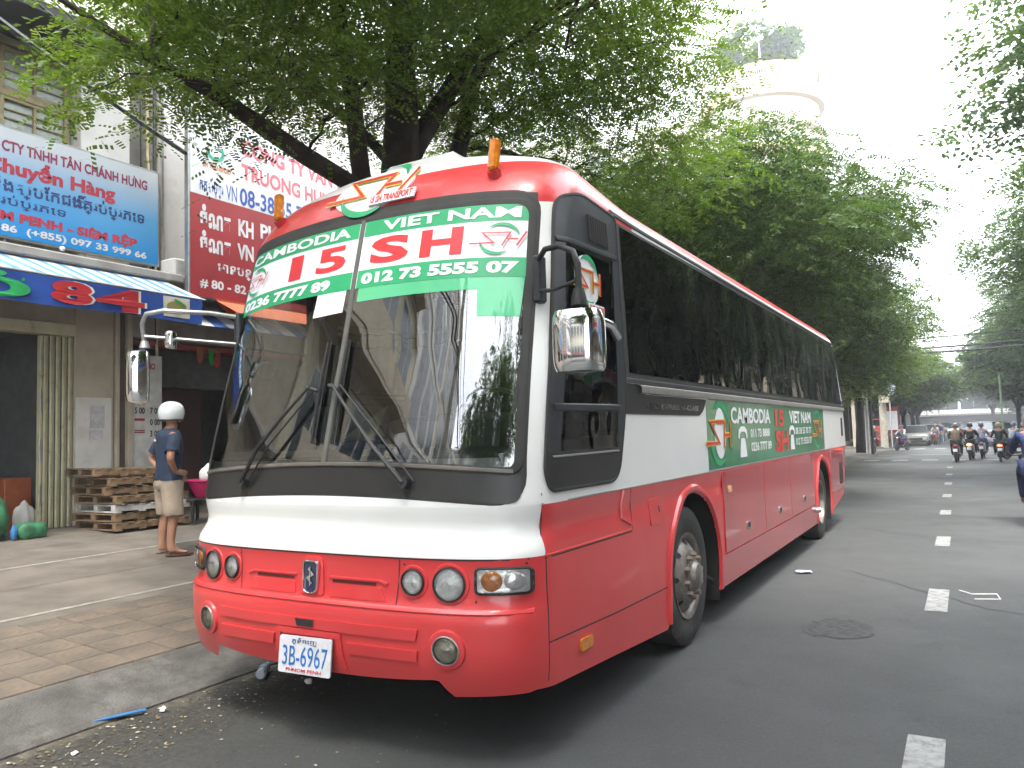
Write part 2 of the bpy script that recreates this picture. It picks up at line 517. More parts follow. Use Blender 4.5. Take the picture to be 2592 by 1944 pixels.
for i in range(9):
    x = -1.0+i*1.15
    mb = MB(); sheet(mb, x, 50.2, x+.6, 51.4, .004); mb.build('crosswalk_bar', m_mark, road)
mb = MB(); sheet(mb, -1.0, 40.4, 6.3, 40.9, .004); mb.build('stop_line', m_mark, road)
# worn patch of broken asphalt
mb = MB()
rr = random.Random(3)
ring = [(2.1+.26*math.cos(2*PI*k/26)*rr.uniform(.75, 1.15), 2.72+.36*math.sin(2*PI*k/26)*rr.uniform(.75, 1.15)) for k in range(26)]
mb.add([(x, y, .0035) for x, y in ring], [list(range(26))])
mb.build('asphalt_patch', material('rough_asphalt_patch', (.060, .062, .060), .9, var=.25, vscale=18, bump=1, bscale=35), road)

m_crack = material('road_crack', (.046, .047, .046), .9)
gfn = plane_fn((0, 0, .0036), (1, 0, 0), (0, 1, 0))
for pts, w in (([(1.9, 5.3), (2.5, 4.6), (3.1, 3.9), (3.9, 3.5), (4.6, 3.4)], .011), ([(1.5, 9.3), (2.3, 8.5), (3.3, 8.2), (4.4, 8.6)], .014), ([(2.0, 12), (2.9, 11.2), (4.2, 11.0)], .02)):
    rk = random.Random(int(w*1e4)); q = []
    for a, b in zip(pts, pts[1:]):
        for k in range(7): t = k/7; q.append((a[0]+(b[0]-a[0])*t+rk.gauss(0, .012), a[1]+(b[1]-a[1])*t+rk.gauss(0, .02)))
    mb = MB(); stroke(mb, q, w, gfn, 0); mb.build('road_crack', m_crack, road, fix=False)
KX, SX, WX = -1.33, -1.86, -8.0
def wz(x): return .15+(-SX*-1-x)*0 if x > SX else .15+(SX-x)*.0557
def walk_profile(y0, y1, xk=KX, name='kerb_strip', lab=None, sgn=1, slope=.0557, w=6.14):
    # kerb: sloped concrete from road level up to the pavement edge
    pr = [(0, -.05), (0, .012), (.035, .035), (.43, .135), (.50, .150), (.53, .150), (.53, -.05)]
    n = max(2, int((y1-y0)/1.0)); mb = MB(); vs = []
    for i in range(n+1):
        y = y0+(y1-y0)*i/n
        for d, z in pr: vs.append((xk-sgn*d, y, z))
    k = len(pr)
    fs = [(i*k+j, i*k+j+1, (i+1)*k+j+1, (i+1)*k+j) for i in range(n) for j in range(k-1)]+[list(range(k)), [n*k+j for j in range(k)]]
    mb.add(vs, fs)
    o = mb.build(name, m_kerb); tag(o, lab, kind='structure')
    mb = MB(); a = xk-sgn*.53; b_ = a-sgn*w; zb = .15+w*slope
    mb.add([(a, y0, .146), (b_, y0, zb-.004), (b_, y1, zb-.004), (a, y1, .146), (a, y0, -.05), (b_, y0, -.05), (b_, y1, -.05), (a, y1, -.05)],
           [(0, 1, 2, 3), (0, 4, 5, 1), (1, 5, 6, 2), (2, 6, 7, 3), (3, 7, 4, 0)])
    s = mb.build('sidewalk', m_walk)
    return s
walk = walk_profile(-60, YX0, lab='sloping grey concrete kerb along the shops')
tag(walk, 'wide brown paved sidewalk in front of the shops', kind='structure')
walkf = walk_profile(YX1+2, 260, slope=.01, name='kerb_strip', lab='kerb beyond the crossing on the left side'); tag(walkf, 'pale sidewalk beyond the crossing on the left', kind='structure')
walkr = walk_profile(-60, YX0, xk=6.9, sgn=-1, slope=.01, w=4.5, lab='kerb on the far side of the street'); tag(walkr, 'sidewalk on the far side of the street', kind='structure')
walkr2 = walk_profile(YX1+2, 260, xk=6.9, sgn=-1, slope=.01, w=4.5, lab='kerb on the right beyond the crossing'); tag(walkr2, 'sidewalk on the right beyond the crossing', kind='structure')
# pavement tiles between the kerb and the first white line
def wzz(x): return .146+(SX-x)*.0557
TS = .30
tmesh = []
for q in range(3):
    mb = MB(); r_ = random.Random(q); e = .006
    mb.box((0, 0, 0), (TS-.008, TS-.008, .02), bev=.005); tmesh.append(mb.mesh()); tmesh[-1].materials.append(m_tile)
ci = random.Random(11)
for i in range(5):
    for j in range(22):
        x = SX-.012-TS*(i+.5); y = -3.3+TS*(j+.5)
        o = link_mesh('paving_tile', tmesh[ci.randrange(3)], None, walk, (x, y, wzz(x)+.0+ci.uniform(-.001, .002)))
        o.rotation_euler = (Matrix.Rotation(math.atan(.0557)+ci.uniform(-.004, .004), 3, 'Y') @ Matrix.Rotation(ci.choice((0, 1, 2, 3))*PI/2, 3, 'Z')).to_euler()
for xx in (-3.60, -5.66):
    mb = MB(); z = wzz(xx)
    mb.add([(xx-.028, -6, z+.0055), (xx+.028, -6, z+.0024), (xx+.028, 12, z+.0024), (xx-.028, 12, z+.0055)], [(0, 1, 2, 3)])
    mb.build('painted_line', m_wline, walk)
# concrete slabs of the upper pavement: shallow joints
for k, xx in enumerate((-4.65, -6.65)):
    mb = MB(); z = wzz(xx); mb.add([(xx-.006, -6, z+.004), (xx+.006, -6, z+.0034), (xx+.006, 12, z+.0034), (xx-.006, 12, z+.004)], [(0, 1, 2, 3)])
    mb.build('slab_joint', material('joint', (.12, .10, .08), .9), walk)
# gutter dirt and leaves: nobody could count them
mb = MB(); g = random.Random(5)
for k in range(1500):
    if k < 1150: x = -1.28+abs(g.gauss(0, .32)); y = g.uniform(-3.2, 1.2)
    else: x = g.uniform(-1.3, .6); y = g.uniform(-3, .2)
    s = g.uniform(.004, .016); a = g.uniform(0, 6.3); z = .004+g.random()*.004
    if x < -1.33: continue
    c, d = math.cos(a)*s, math.sin(a)*s
    mb.add([(x+c, y+d, z), (x-d*.5, y+c*.5, z+s*.3), (x-c, y-d, z+.002), (x+d*.5, y-c*.5, z)], [(0, 1, 2, 3)], mi=g.choice((0, 0, 1, 2)))
litter = mb.build('gutter_debris', [material('dry_leaf', (.17, .13, .06), .8), material('pale_grit', (.36, .33, .26), .8), material('brown_leaf', (.09, .06, .03), .8)], fix=False)
tag(litter, 'scattered dry leaves and grit in the gutter before the bus', 'leaf litter', kind='stuff')

# small litter, each a thing
def crumple(name, loc, s, m, lab, cat, seed=0, flat=.45):
    r_ = random.Random(seed); bm = bmesh.new(); bmesh.ops.create_icosphere(bm, subdivisions=2, radius=1)
    for v in bm.verts:
        k = r_.uniform(.6, 1.1); v.co = Vector((v.co.x*s[0]*k, v.co.y*s[1]*k, max(-.9, v.co.z*k)*s[2]))
    me = bpy.data.meshes.new(name); bm.to_mesh(me); bm.free()
    o = link_mesh(name, me, m, None, (loc[0], loc[1], loc[2]+s[2]*.85)); tag(o, lab, cat); return o
m_paper = material('paper', (.72, .72, .70), .7, var=.05)
m_blueplastic = material('blue_plastic', (.03, .16, .38), .35)
crumple('crumpled_paper', (-1.20, -.87, 0), (.025, .022, .018), m_paper, 'small white crumpled paper beside the blue strip at the kerb', 'litter', 1)
crumple('crumpled_paper', (-.78, -.10, 0), (.028, .03, .02), m_paper, 'white paper ball lying below the bus number plate', 'litter', 2)
crumple('bottle_cap', (-1.05, -1.49, 0), (.02, .02, .01), m_paper, 'little white cap in the gutter at the lower left', 'litter', 3)
crumple('plastic_scrap', (1.42, 5.05, 0), (.10, .07, .02), material('clear_plastic_scrap', (.55, .55, .66), .3), 'flat white plastic scrap on the road beside the bus', 'litter', 4)
mb = MB(); mb.box((0, 0, .006), (.04, .34, .012), bev=.004)
o = mb.build('plastic_strip', m_blueplastic); o.location = (-1.33, -1.09, .018); o.rotation_euler = (0, -.12, R(-22)); tag(o, 'blue plastic strip lying along the kerb', 'litter')
o = MB().tube([(3.02, 4.25, .005), (3.22, 4.32, .006), (3.2, 4.55, .006), (3.0, 4.47, .005), (2.9, 4.62, .005)], .006, 5).build('paper_scrap', m_paper); tag(o, 'white paper outline lying on the road right of the lane dash', 'litter')
# water bottle
bt = empty('water_bottle', (-1.13, .0, .0), 0, 'clear crumpled water bottle under the bumper beside the kerb', 'bottle')
mb = MB(); mb.lathe([(0, -.10), (.024, -.10), (.031, -.09), (.031, -.03), (.028, -.02), (.031, -.01), (.031, .05), (.013, .085), (.013, .10), (0, .10)], (0, 0, .033), 'Y', 16)
o = link_mesh('bottle_body', mb.mesh(), glass('pet_plastic', (.75, .8, .85), 1.5, .1, base=(.7, .75, .8), basew=.6), bt)
o2 = link_mesh('label_band', MB().lathe([(.032, -.028), (.032, .012)], (0, 0, .033), 'Y', 16).mesh(), material('bottle_label', (.25, .35, .6), .5), bt)
o3 = link_mesh('cap', MB().lathe([(0, .115), (.015, .115), (.015, .098), (0, .098)], (0, 0, .033), 'Y', 12).mesh(), m_paper, bt)
bt.rotation_euler = (0, 0, R(38)); bt.scale = (1.15,)*3; bt.location = (-1.20, -.10, .0)
# ---------------------------------------------------------------- left buildings (facade plane X = WX)
def slab(root, name, m, x0, x1, y0, y1, z0, z1, bev=.01, label=None):
    o = MB().box(((x0+x1)/2, (y0+y1)/2, (z0+z1)/2), (abs(x1-x0), abs(y1-y0), abs(z1-z0)), bev=bev).build(name, m, root)
    if label: o['label'] = label
    return o
F = WX
GZ = .486
b1 = empty('shop_building', (F, 0, GZ), 0, 'cream shop house on the left with ochre glazed upper windows and open shutter', 'building')
# ground floor: opening Y -1.9..2.12, shutter stack 2.12..2.46, pillar 2.5..3.12, recess, board
slab(b1, 'wall', m_cream, F-.3, F-.002, 2.52, 3.12, GZ, 4.1)
slab(b1, 'wall', m_cream, F-.3, F-.002, -6.0, -1.9, GZ, 4.1)
slab(b1, 'lintel', m_cream, F-.28, F-.004, -1.9, 2.52, 3.36, 4.1)
slab(b1, 'shutter_box', m_shutter, F-.16, F+.07, -1.9, 2.50, 3.20, 3.37)
slab(b1, 'pilaster', m_cream, F-.3, F+.03, 3.135, 3.20, GZ, 4.1)
slab(b1, 'pilaster', m_cream, F-.3, F+.05, 3.32, 3.40, GZ, 4.1)
slab(b1, 'channel', material('brown_channel', (.10, .075, .055), .7), F-.3, F-.02, 3.205, 3.315, GZ, 4.1)
# white painted lower part of the pillar with worn posters
slab(b1, 'dado', m_white_wall, F-.002, F+.004, 2.54, 3.08, GZ+.02, 2.33, .001)
for k, (y, z, w, h) in enumerate(((2.86, 2.05, .22, .34), (2.84, 1.78, .20, .14))):
    slab(b1, 'worn_poster', material('worn_poster', (.50, .49, .52), .8, dirt=(.3, .29, .28), dscale=14), F+.004, F+.008, y-w/2, y+w/2, z-h/2, z+h/2, .0005)
# room inside
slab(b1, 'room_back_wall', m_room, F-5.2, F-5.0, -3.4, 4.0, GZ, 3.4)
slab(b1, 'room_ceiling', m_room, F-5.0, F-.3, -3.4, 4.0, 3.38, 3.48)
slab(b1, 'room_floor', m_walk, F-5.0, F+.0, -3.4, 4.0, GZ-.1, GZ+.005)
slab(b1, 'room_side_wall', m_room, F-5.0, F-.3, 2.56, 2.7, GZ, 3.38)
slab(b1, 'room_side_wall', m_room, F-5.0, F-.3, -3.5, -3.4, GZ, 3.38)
# folding lattice shutter, pushed to the right: upright slats
sh = empty('folding_shutter', (F, 2.3, GZ), 0, 'cream folding steel shutter pushed open beside the shop doorway', 'shutter')
for i in range(9):
    y = 2.13+i*.043
    slab(sh, 'slat', m_shutter, F-.05+(.03 if i % 2 else 0), F-.02+(.03 if i % 2 else 0), y, y+.034, GZ+.01, 3.19, .006)
for y in (2.05, 2.10):
    slab(sh, 'lead_post', m_shutter, F-.07, F+.015, y-.018, y+.018, GZ+.01, 3.18, .006)
for z in (1.0, 1.6, 2.3, 2.9):
    slab(sh, 'hinge_plate', m_steel, F+.015, F+.022, 2.035, 2.065, z-.18, z+.12, .002)
# upper floor: band, cornice, window grid
slab(b1, 'ledge', m_grey_wall, F-.2, F+.55, -6.0, 3.92, 4.14, 4.27, .02)
slab(b1, 'upper_wall', m_cream, F-.35, F-.15, -6.0, 2.52, 4.27, 7.4)
slab(b1, 'white_pier', m_white_wall, F-.3, F+.10, 2.53, 3.30, 4.27, 9.5)
slab(b1, 'upper_parapet', m_white_wall, F-.5, F-.05, -6, 4.0, 7.62, 10.2)
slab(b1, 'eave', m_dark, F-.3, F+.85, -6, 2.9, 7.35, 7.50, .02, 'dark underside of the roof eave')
slab(b1, 'eave_fascia', m_white_wall, F+.60, F+.86, -6, 2.92, 7.502, 7.62, .01)
for i, y0 in enumerate((-2.3, -1.35, -.4, .55, 1.5)):
    y1 = y0+.88 if i < 4 else 2.44
    for j, z0 in enumerate((4.35, 5.15, 5.86, 6.55)):
        z1 = z0+.62
        wn = MB()
        for (a, c, e, f_) in ((y0, y0+.06, z0, z1), (y1-.06, y1, z0, z1), (y0+.06, y1-.06, z0, z0+.06), (y0+.06, y1-.06, z1-.06, z1), ((y0+y1)/2-.018, (y0+y1)/2+.018, z0+.06, z1-.06)):
            wn.box((F-.10, (a+c)/2, (e+f_)/2), (.07, c-a, f_-e), bev=.006)
        for q in range(1, 4):
            z = z0+.06+(z1-z0-.12)*q/4
            wn.box((F-.105, (y0+y1)/2, z), (.04, y1-y0-.12, .018), bev=.003)
        w = wn.build('window', m_wood_frame, b1)
        for (a, c) in ((y0+.06, (y0+y1)/2-.02), ((y0+y1)/2+.02, y1-.06)):
            MB().box((F-.12, (a+c)/2, (z0+z1)/2), (.012, c-a, z1-z0-.12)).build('pane', m_frost, w)
for z in (5.06, 5.80, 6.50, 7.24):
    slab(b1, 'window_rail', m_wood_frame, F-.15, F-.05, -2.4, 2.5, z-.035, z+.05, .008)
# things inside the shop
tb = empty('shop_table', (F-1.0, 1.2, GZ), 0, 'dark table just inside the open shop doorway', 'table')
slab(tb, 'table_top', m_dark, F-1.5, F-.45, .5, 1.7, 1.20, 1.25); slab(tb, 'table_skirt', m_dark, F-1.45, F-.5, .55, 1.65, GZ+.02, 1.2)
cb = MB().box((F-.6, 1.95, GZ+.36), (.5, .36, .72), bev=.012).build('orange_cabinet', material('orange_wood', (.30, .075, .02), .5, var=.15)); tag(cb, 'orange wooden cabinet beside the shutter inside the shop', 'cabinet')
for k, (y, z, s) in enumerate(((.75, .16, .08), (1.2, .22, .05))):
    o = MB().lathe([(0, 0), (s, 0), (s*1.1, z*.6), (s*.5, z*.8), (s*.5, z), (0, z)], (F-.75, y, 1.252), 'Z', 12).build('jar', m_frost)
    tag(o, ('wide glass jar on the dark shop table', 'tall narrow glass jar on the dark shop table')[k], 'jar')
def sack(name, loc, s, m, lab, cat, seed):
    r_ = random.Random(seed); bm = bmesh.new(); bmesh.ops.create_icosphere(bm, subdivisions=3, radius=1)
    for v in bm.verts:
        w = 1+.12*math.sin(v.co.x*5+seed)+.1*math.sin(v.co.y*7+seed*2)+r_.uniform(-.03, .03)
        v.co = Vector((v.co.x*s[0]*w, v.co.y*s[1]*w, max(-.75, v.co.z*w)*s[2]))
    me = bpy.data.meshes.new(name); bm.to_mesh(me); bm.free()
    for p in me.polygons: p.use_smooth = True
    o = link_mesh(name, me, m, None, (loc[0], loc[1], loc[2]+s[2]*.74)); return tag(o, lab, cat)
m_gsack = material('green_sack', (.035, .17, .075), .55, var=.25, vscale=7, bump=.4, bscale=14)
sack('green_sack', (-7.65, 1.12, .47), (.30, .36, .33), m_gsack, 'large green plastic sack on the sidewalk at the left edge', 'sack', 2)
sack('green_sack', (-7.45, 1.62, .46), (.14, .22, .12), m_gsack, 'small limp green sack lying by the shutter', 'sack', 5)
sack('white_sack', (-8.15, 1.92, GZ), (.10, .13, .22), m_white_wall, 'white plastic bag leaning on the orange cabinet', 'bag', 7)
sack('striped_tag', (-7.36, 1.40, .47), (.03, .04, .10), m_blueplastic, 'blue and white tag hanging on the green sack', 'tag', 8)

# red-signed shop house to the right
b2 = empty('shop_building', (F, 6, GZ), 0, 'shop house behind the red and white sign with open dark ground floor', 'building')
slab(b2, 'wall', m_grey_wall, F-.3, F-.002, 8.4, 9.0, GZ, 4.1)
slab(b2, 'room_side_wall', m_room, F-4.2, F-.3, 8.96, 9.06, GZ, 3.4)
slab(b2, 'wall', m_grey_wall, F-.3, F-.002, 9.01, 13.04, GZ, 4.1)
slab(b2, 'lintel', m_grey_wall, F-.3, F-.004, 3.41, 8.4, 3.30, 4.1)
slab(b2, 'upper_wall', m_white_wall, F-.4, F-.06, 3.98, 13.0, 4.1, 10.5)
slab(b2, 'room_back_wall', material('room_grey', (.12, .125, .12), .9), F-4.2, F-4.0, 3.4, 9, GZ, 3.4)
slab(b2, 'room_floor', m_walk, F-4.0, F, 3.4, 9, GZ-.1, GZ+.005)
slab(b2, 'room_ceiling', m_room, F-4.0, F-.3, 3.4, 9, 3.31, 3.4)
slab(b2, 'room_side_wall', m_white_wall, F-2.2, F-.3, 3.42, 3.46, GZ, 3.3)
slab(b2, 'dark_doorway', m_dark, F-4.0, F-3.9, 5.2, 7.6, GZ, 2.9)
slab(b2, 'door_beam', material('red_beam', (.22, .04, .035), .6), F-.26, F-.12, 3.47, 8.4, 3.18, 3.28)
slab(b2, 'inner_door', material('dark_red_door', (.05, .015, .013), .6), F-1.3, F-1.2, 4.6, 5.6, GZ, 2.62)
slab(b2, 'inner_partition', m_room, F-1.35, F-1.22, 3.47, 6.4, 2.63, 3.3)
slab(b2, 'recess_wall', m_grey_wall, F-.5, F-.3, 3.30, 3.98, 4.27, 10)
slab(b2, 'recess_pier', m_conc, F-.28, F-.02, 3.75, 3.98, 4.3, 8.5)
slab(b2, 'ledge', m_grey_wall, F-.2, F+.5, 3.93, 13.0, 4.14, 4.26, .02)
# price board on the wall beside the doorway
bd = empty('price_board', (F+.03, 3.62, 1.5), 0, 'white board with faded red and black opening times beside the doorway', 'board')
slab(bd, 'panel', material('board_white', (.50, .50, .47), .6, dirt=(.38, .36, .33), dscale=5), F-.02, F+.01, 3.41, 3.92, 1.10, 3.02, .004)
fn = plane_fn((F+.01, 0, 0), (0, 1, 0), (0, 0, 1))
m_red_ink = material('red_ink', (.35, .03, .03), .6); m_blk_ink = material('black_ink', (.03, .03, .035), .6)
for k, (s, y0, z0, y1, z1, q) in enumerate((('5 00', 3.45, 2.10, 3.62, 2.2, 1), ('7 00', 3.71, 2.10, 3.88, 2.2, 1), ('0 00', 3.71, 1.92, 3.88, 2.02, 1), ('3 00', 3.71, 1.74, 3.88, 1.84, 1), ('GIO', 3.45, 2.8, 3.6, 2.9, 1), ('MO', 3.66, 2.8, 3.8, 2.9, 0), ('KH', 3.5, 2.45, 3.66, 2.57, 0), ('-----', 3.45, 1.99, 3.62, 2.03, 0), ('=====', 3.45, 1.8, 3.62, 1.85, 0))):
    mb = MB(); text(mb, s, y0, z0, y1, z1, fn, .003, .03); mb.build('lettering', (m_red_ink, m_blk_ink)[q], bd)

# blue company sign
m_bgrad = bpy.data.materials.new('blue_gradient_print'); m_bgrad.use_nodes = True
t = m_bgrad.node_tree; b_ = t.nodes['Principled BSDF']; b_.inputs['Roughness'].default_value = .35
co = t.nodes.new('ShaderNodeTexCoord'); sx = t.nodes.new('ShaderNodeSeparateXYZ'); mr = t.nodes.new('ShaderNodeMapRange')
mr.inputs[1].default_value = -.72; mr.inputs[2].default_value = .6
rpp = t.nodes.new('ShaderNodeValToRGB'); rpp.color_ramp.elements[0].color = (.015, .22, .55, 1); rpp.color_ramp.elements[1].color = (.50, .53, .55, 1)
e = rpp.color_ramp.elements.new(.5); e.color = (.11, .34, .60, 1)
t.links.new(co.outputs['Object'], sx.inputs[0]); t.links.new(sx.outputs[2], mr.inputs[0]); t.links.new(mr.outputs[0], rpp.inputs[0]); t.links.new(rpp.outputs[0], b_.inputs['Base Color'])
SXX = F+.02
bs = empty('blue_sign', (SXX, 1.9, 5.19), 0, 'blue and white company sign with red lettering hung over the shop', 'sign')
slab(bs, 'sign_box', m_steel, SXX, SXX+.14, -.75, 3.77, 4.42, 5.955, .006)
pnl = slab(bs, 'sign_face', m_bgrad, SXX+.14, SXX+.146, -.72, 3.74, 4.45, 5.92, .001)
fn = plane_fn((SXX+.146, 0, 0), (0, 1, 0), (0, 0, 1))
m_maroon = material('maroon_print', (.28, .02, .07), .5); m_navy = material('navy_print', (.03, .05, .17), .5); m_palew = material('white_print', (.62, .62, .64), .5); m_redp = material('red_print', (.45, .03, .05), .5)
for s, y0, z0, y1, z1, m, bo in (('CTY TNHH T\u00c2N CH\u00c1NH H\u01afNG', 1.42, 5.60, 3.55, 5.79, m_maroon, .03), ('V\u1eadn Chuy\u1ec3n H\u00e0ng', .55, 5.24, 3.02, 5.56, m_redp, .04),
                         ('\u1794\u17d2\u179a\u17a2\u1794\u17cb\u17d4\u1785\u17c2 \u1793\u17b7\u1784\u179f\u17d2\u1794\u17c2\u1780\u1787\u17be\u1784\u1782\u17d2\u179a\u1794\u17cb\u1794\u17d2\u179a\u1797\u17c1\u1791', .3, 5.0, 3.50, 5.26, m_navy, .02), ('\u1798\u17c9\u17b6\u179f\u17ca\u17b8\u1793\u1782\u17d2\u179a\u1794\u17cb\u1794\u17d2\u179a\u1797\u17c1\u1791', .6, 4.84, 2.28, 5.02, m_navy, .01),
                         ('PHNOM PENH - SI\u00caM R\u1ec6P', .75, 4.63, 3.38, 4.83, m_redp, .05), ('(+84) 096 9999 86  (+855) 097 33 999 66', .1, 4.48, 3.54, 4.61, m_palew, .03)):
    mb = MB(); text(mb, s, y0, z0, y1, z1, fn, .003, bo); mb.build('lettering', m, bs)
for y in (-.55, .4, 1.5, 2.6, 3.6):
    MB().tube([(SXX-.3, y, 4.34), (SXX+.1, y, 4.36), (SXX+.1, y, 4.43)], .015, 6).build('bracket', m_steel, bs)
lamp = MB().sphere((F+.62, 1.98, 4.30), .035).build('lamp_bulb', m_white); tag(lamp, 'small white bulb on the ledge below the blue sign', 'lamp')

# striped awning and banner 84
aw = empty('striped_awning', (F, 1.2, 3.9), 0, 'blue and white striped canvas awning rolled out above the banner', 'awning')
m_cv = [material('awning_blue', (.10, .25, .50), .8), material('awning_white', (.50, .52, .55), .8)]
mb = MB(); n = 44; y0, y1 = -1.6, 3.85
for i in range(n):
    a, c = y0+(y1-y0)*i/n, y0+(y1-y0)*(i+1)/n
    prev = None
    for k in range(4):
        t0, t1 = k/4, (k+1)/4
        def pp(y, t): return (F+.50+.50*t, y+.30*t-.2, 4.12-.29*t+.012*math.sin(y*5)*t)
        mb.add([pp(a, t0), pp(c, t0), pp(c, t1), pp(a, t1), ], [(0, 1, 2, 3)], i % 2, True)
mb.build('canvas', m_cv, aw)
MB().tube([(F+1.0, y0, 3.825), (F+1.0, y1+.12, 3.825)], .02, 8).build('front_bar', m_steel, aw)
for y in (-1.5, 1.5, 4.3): MB().tube([(F+.0, y-.4, 3.6), (F+.98, y-.4, 3.80)], .012, 6).build('arm', m_steel, aw)
XB = F+1.02
ban = empty('blue_banner', (XB, 1.2, 3.8), 0, 'blue valance banner with a green letter and red number 84', 'banner')
m_bb = material('banner_blue', (.012, .06, .30), .55, var=.15, vscale=2)
mb = MB(); nn = 60; ya, yb = -1.6, 3.90
vs = []
for i in range(nn+1):
    y = ya+(yb-ya)*i/nn; w = .012*math.sin(y*4.3)
    for z in (3.805, 3.69, 3.57, 3.44): vs.append((XB+w*(3.805-z)/.37, y, z+(.01*math.sin(y*3) if z < 3.5 else 0)))
mb.add(vs, [(i*4+j, i*4+j+1, (i+1)*4+j+1, (i+1)*4+j) for i in range(nn) for j in range(3)], 0, True)
o = mb.build('cloth', m_bb, ban)
def bf(u, v, off=0): return Vector((XB+.012*math.sin((u-.30)*4.3)*(3.915-v)/.37+off, u-.30, v-.11))
def fat(mb_, s, y0, z0, y1, z1, mats):
    pass
for s, y0, z0, y1, z1, m, bo, of in (('\u1edf', .78, 3.575, 1.66, 3.90, material('banner_green', (.02, .36, .10), .5), .03, .016), ('8', 1.93, 3.585, 2.50, 3.90, m_palew, .05, .014), ('8', 1.90, 3.59, 2.46, 3.895, material('banner_red', (.42, .015, .02), .5), .045, .018), ('4', 2.53, 3.575, 3.26, 3.90, m_palew, .05, .014), ('4', 2.50, 3.58, 3.22, 3.895, bpy.data.materials['banner_red'], .045, .018)):
    mb = MB(); text(mb, s, y0, z0, y1, z1, bf, of, bo); mb.build('lettering', m, ban)
mb = MB(); mb.add([bf(3.52, 3.60, .01), bf(3.97, 3.60, .01), bf(3.97, 3.90, .01), bf(3.52, 3.90, .01)], [(0, 1, 2, 3)]); mb.build('food_picture', material('food_print_card', (.50, .48, .40), .6, var=.1), ban)
mb = MB(); mb.add([bf(x, z, .014) for x, z in ellipse(3.74, 3.75, .17, .09, 18)], [list(range(18))]); mb.build('food_print', material('food_print', (.30, .14, .07), .6, col2=(.12, .22, .05), vscale=16), ban)
mb = MB(); mb.add([bf(x, z, .017) for x, z in ellipse(3.80, 3.82, .12, .025, 14, -.4)], [list(range(14))]); mb.build('leaf_print', material('leaf_print', (.03, .25, .05), .6), ban)
ac = empty('wall_unit', (F+.3, 4.05, 4.05), 0, 'pale metal cabinet standing on the ledge end beside the red sign', 'cabinet')
slab(ac, 'case', m_white_wall, F+.1, F+.45, 3.82, 4.30, 4.275, 4.62, .02); slab(ac, 'door', material('grey_door', (.42, .42, .40), .5), F+.45, F+.462, 3.86, 4.26, 4.31, 4.59, .004)
ac.location.z = 3.98
# red and white sign
XR = F+.62
rs = empty('red_white_sign', (XR, 5.8, 5.4), 0, 'tall red and white company sign with white and blue lettering', 'sign')
Y0, Y1 = 3.99, 9.2
slab(rs, 'frame', m_steel, XR-.10, XR, Y0-.035, Y1+.03, 3.94, 7.0, .006)
slab(rs, 'red_panel', material('sign_red', (.30, .02, .025), .45, var=.08, vscale=1.5), XR, XR+.006, Y0, Y1, 3.96, 5.62, .001)
slab(rs, 'white_panel', material('sign_white', (.60, .61, .62), .45, var=.05), XR, XR+.006, Y0, Y1, 5.622, 6.97, .001)
fn = plane_fn((XR+.006, 0, 0), (0, 1, 0), (0, 0, 1))
m_bluep = material('blue_print', (.03, .07, .33), .5); m_ora = material('orange_print', (.55, .22, .08), .5); m_grp = material('green_print', (.03, .33, .20), .5); m_pk = material('pink_print', (.55, .12, .14), .5)
for s, y0, z0, y1, z1, m, bo in (('\u1785\u17c6\u178e\u178f  KH', 4.16, 5.10, 5.25, 5.48, m_palew, .04), ('\u1785\u17c6\u178e\u178f  VN', 4.16, 4.70, 5.25, 5.05, m_palew, .04), ('PHNOM PENH', 5.4, 5.15, 7.6, 5.42, m_palew, .03), ('HO CHI MINH', 5.4, 4.75, 7.6, 5.0, m_palew, .03), ('\u1798\u17b6\u1793\u1794\u1793\u17d2\u1791\u1794\u17cb', 4.5, 4.36, 5.5, 4.62, m_palew, .02),
                         ('# 80 - 82 TRAN HUNG DAO', 4.16, 4.10, 7.2, 4.26, m_palew, .03), ('\u1780\u1780\u179f\u17cd\u1794\u17bb\u178f\u17d2\u179a', 4.16, 5.64, 4.62, 5.95, m_bluep, .02), ('VN', 4.68, 5.66, 4.90, 5.92, m_bluep, .0), ('08-38 55 70 77', 4.96, 5.64, 7.0, 5.95, m_bluep, .02),
                         ('SH TRANSPORT', 4.22, 6.10, 4.80, 6.19, m_ora, .04), ('CONG TY VAN CHUYEN', 5.0, 6.52, 8.6, 6.80, m_pk, .04), ('TRUONG HUNG DAO', 5.0, 6.10, 8.2, 6.38, m_pk, .03)):
    mb = MB(); text(mb, s, y0, z0, y1, z1, fn, .003, bo); mb.build('lettering', m, rs)
mb = MB(); stroke(mb, ellipse(4.47, 6.40, .15, .13, 24)[12:]+ellipse(4.47, 6.40, .15, .13, 24)[:4], .06, fn, .003); mb.build('logo_ring', m_grp, rs)
for y in (4.6, 6.2, 7.8): MB().tube([(F-.1, y, 3.98), (XR-.04, y, 3.98)], .02, 6).build('bracket', m_steel, rs)
oc = MB(); oc.add([(XR+.02, 4.42, 3.945), (XR+.02, 6.9, 3.945), (XR+.30, 6.9, 3.70), (XR+.30, 4.72, 3.70)], [(0, 1, 2, 3)]); oc.prism([(4.42, 3.95), (5.6, 3.95), (5.6, 3.70), (4.74, 3.70)], 'X', XR+.03, XR+.05)
o = oc.build('orange_tarp', material('orange_tarp', (.50, .10, .03), .6, var=.1)); tag(o, 'orange tarp hanging under the red sign', 'tarp')
ca = MB()
for i in range(14):
    y = 4.1+i*.3
    ca.add([(F+.0, y, 3.92), (F+.0, y+.3, 3.92), (F+.62, y+.35, 3.50), (F+.62, y+.05, 3.50)], [(0, 1, 2, 3)], i % 2)
o = ca.build('inner_awning', [material('awning_white2', (.5, .52, .55), .8), material('awning_blue2', (.04, .10, .34), .8)]); tag(o, 'blue and white awning below the red sign', 'awning')
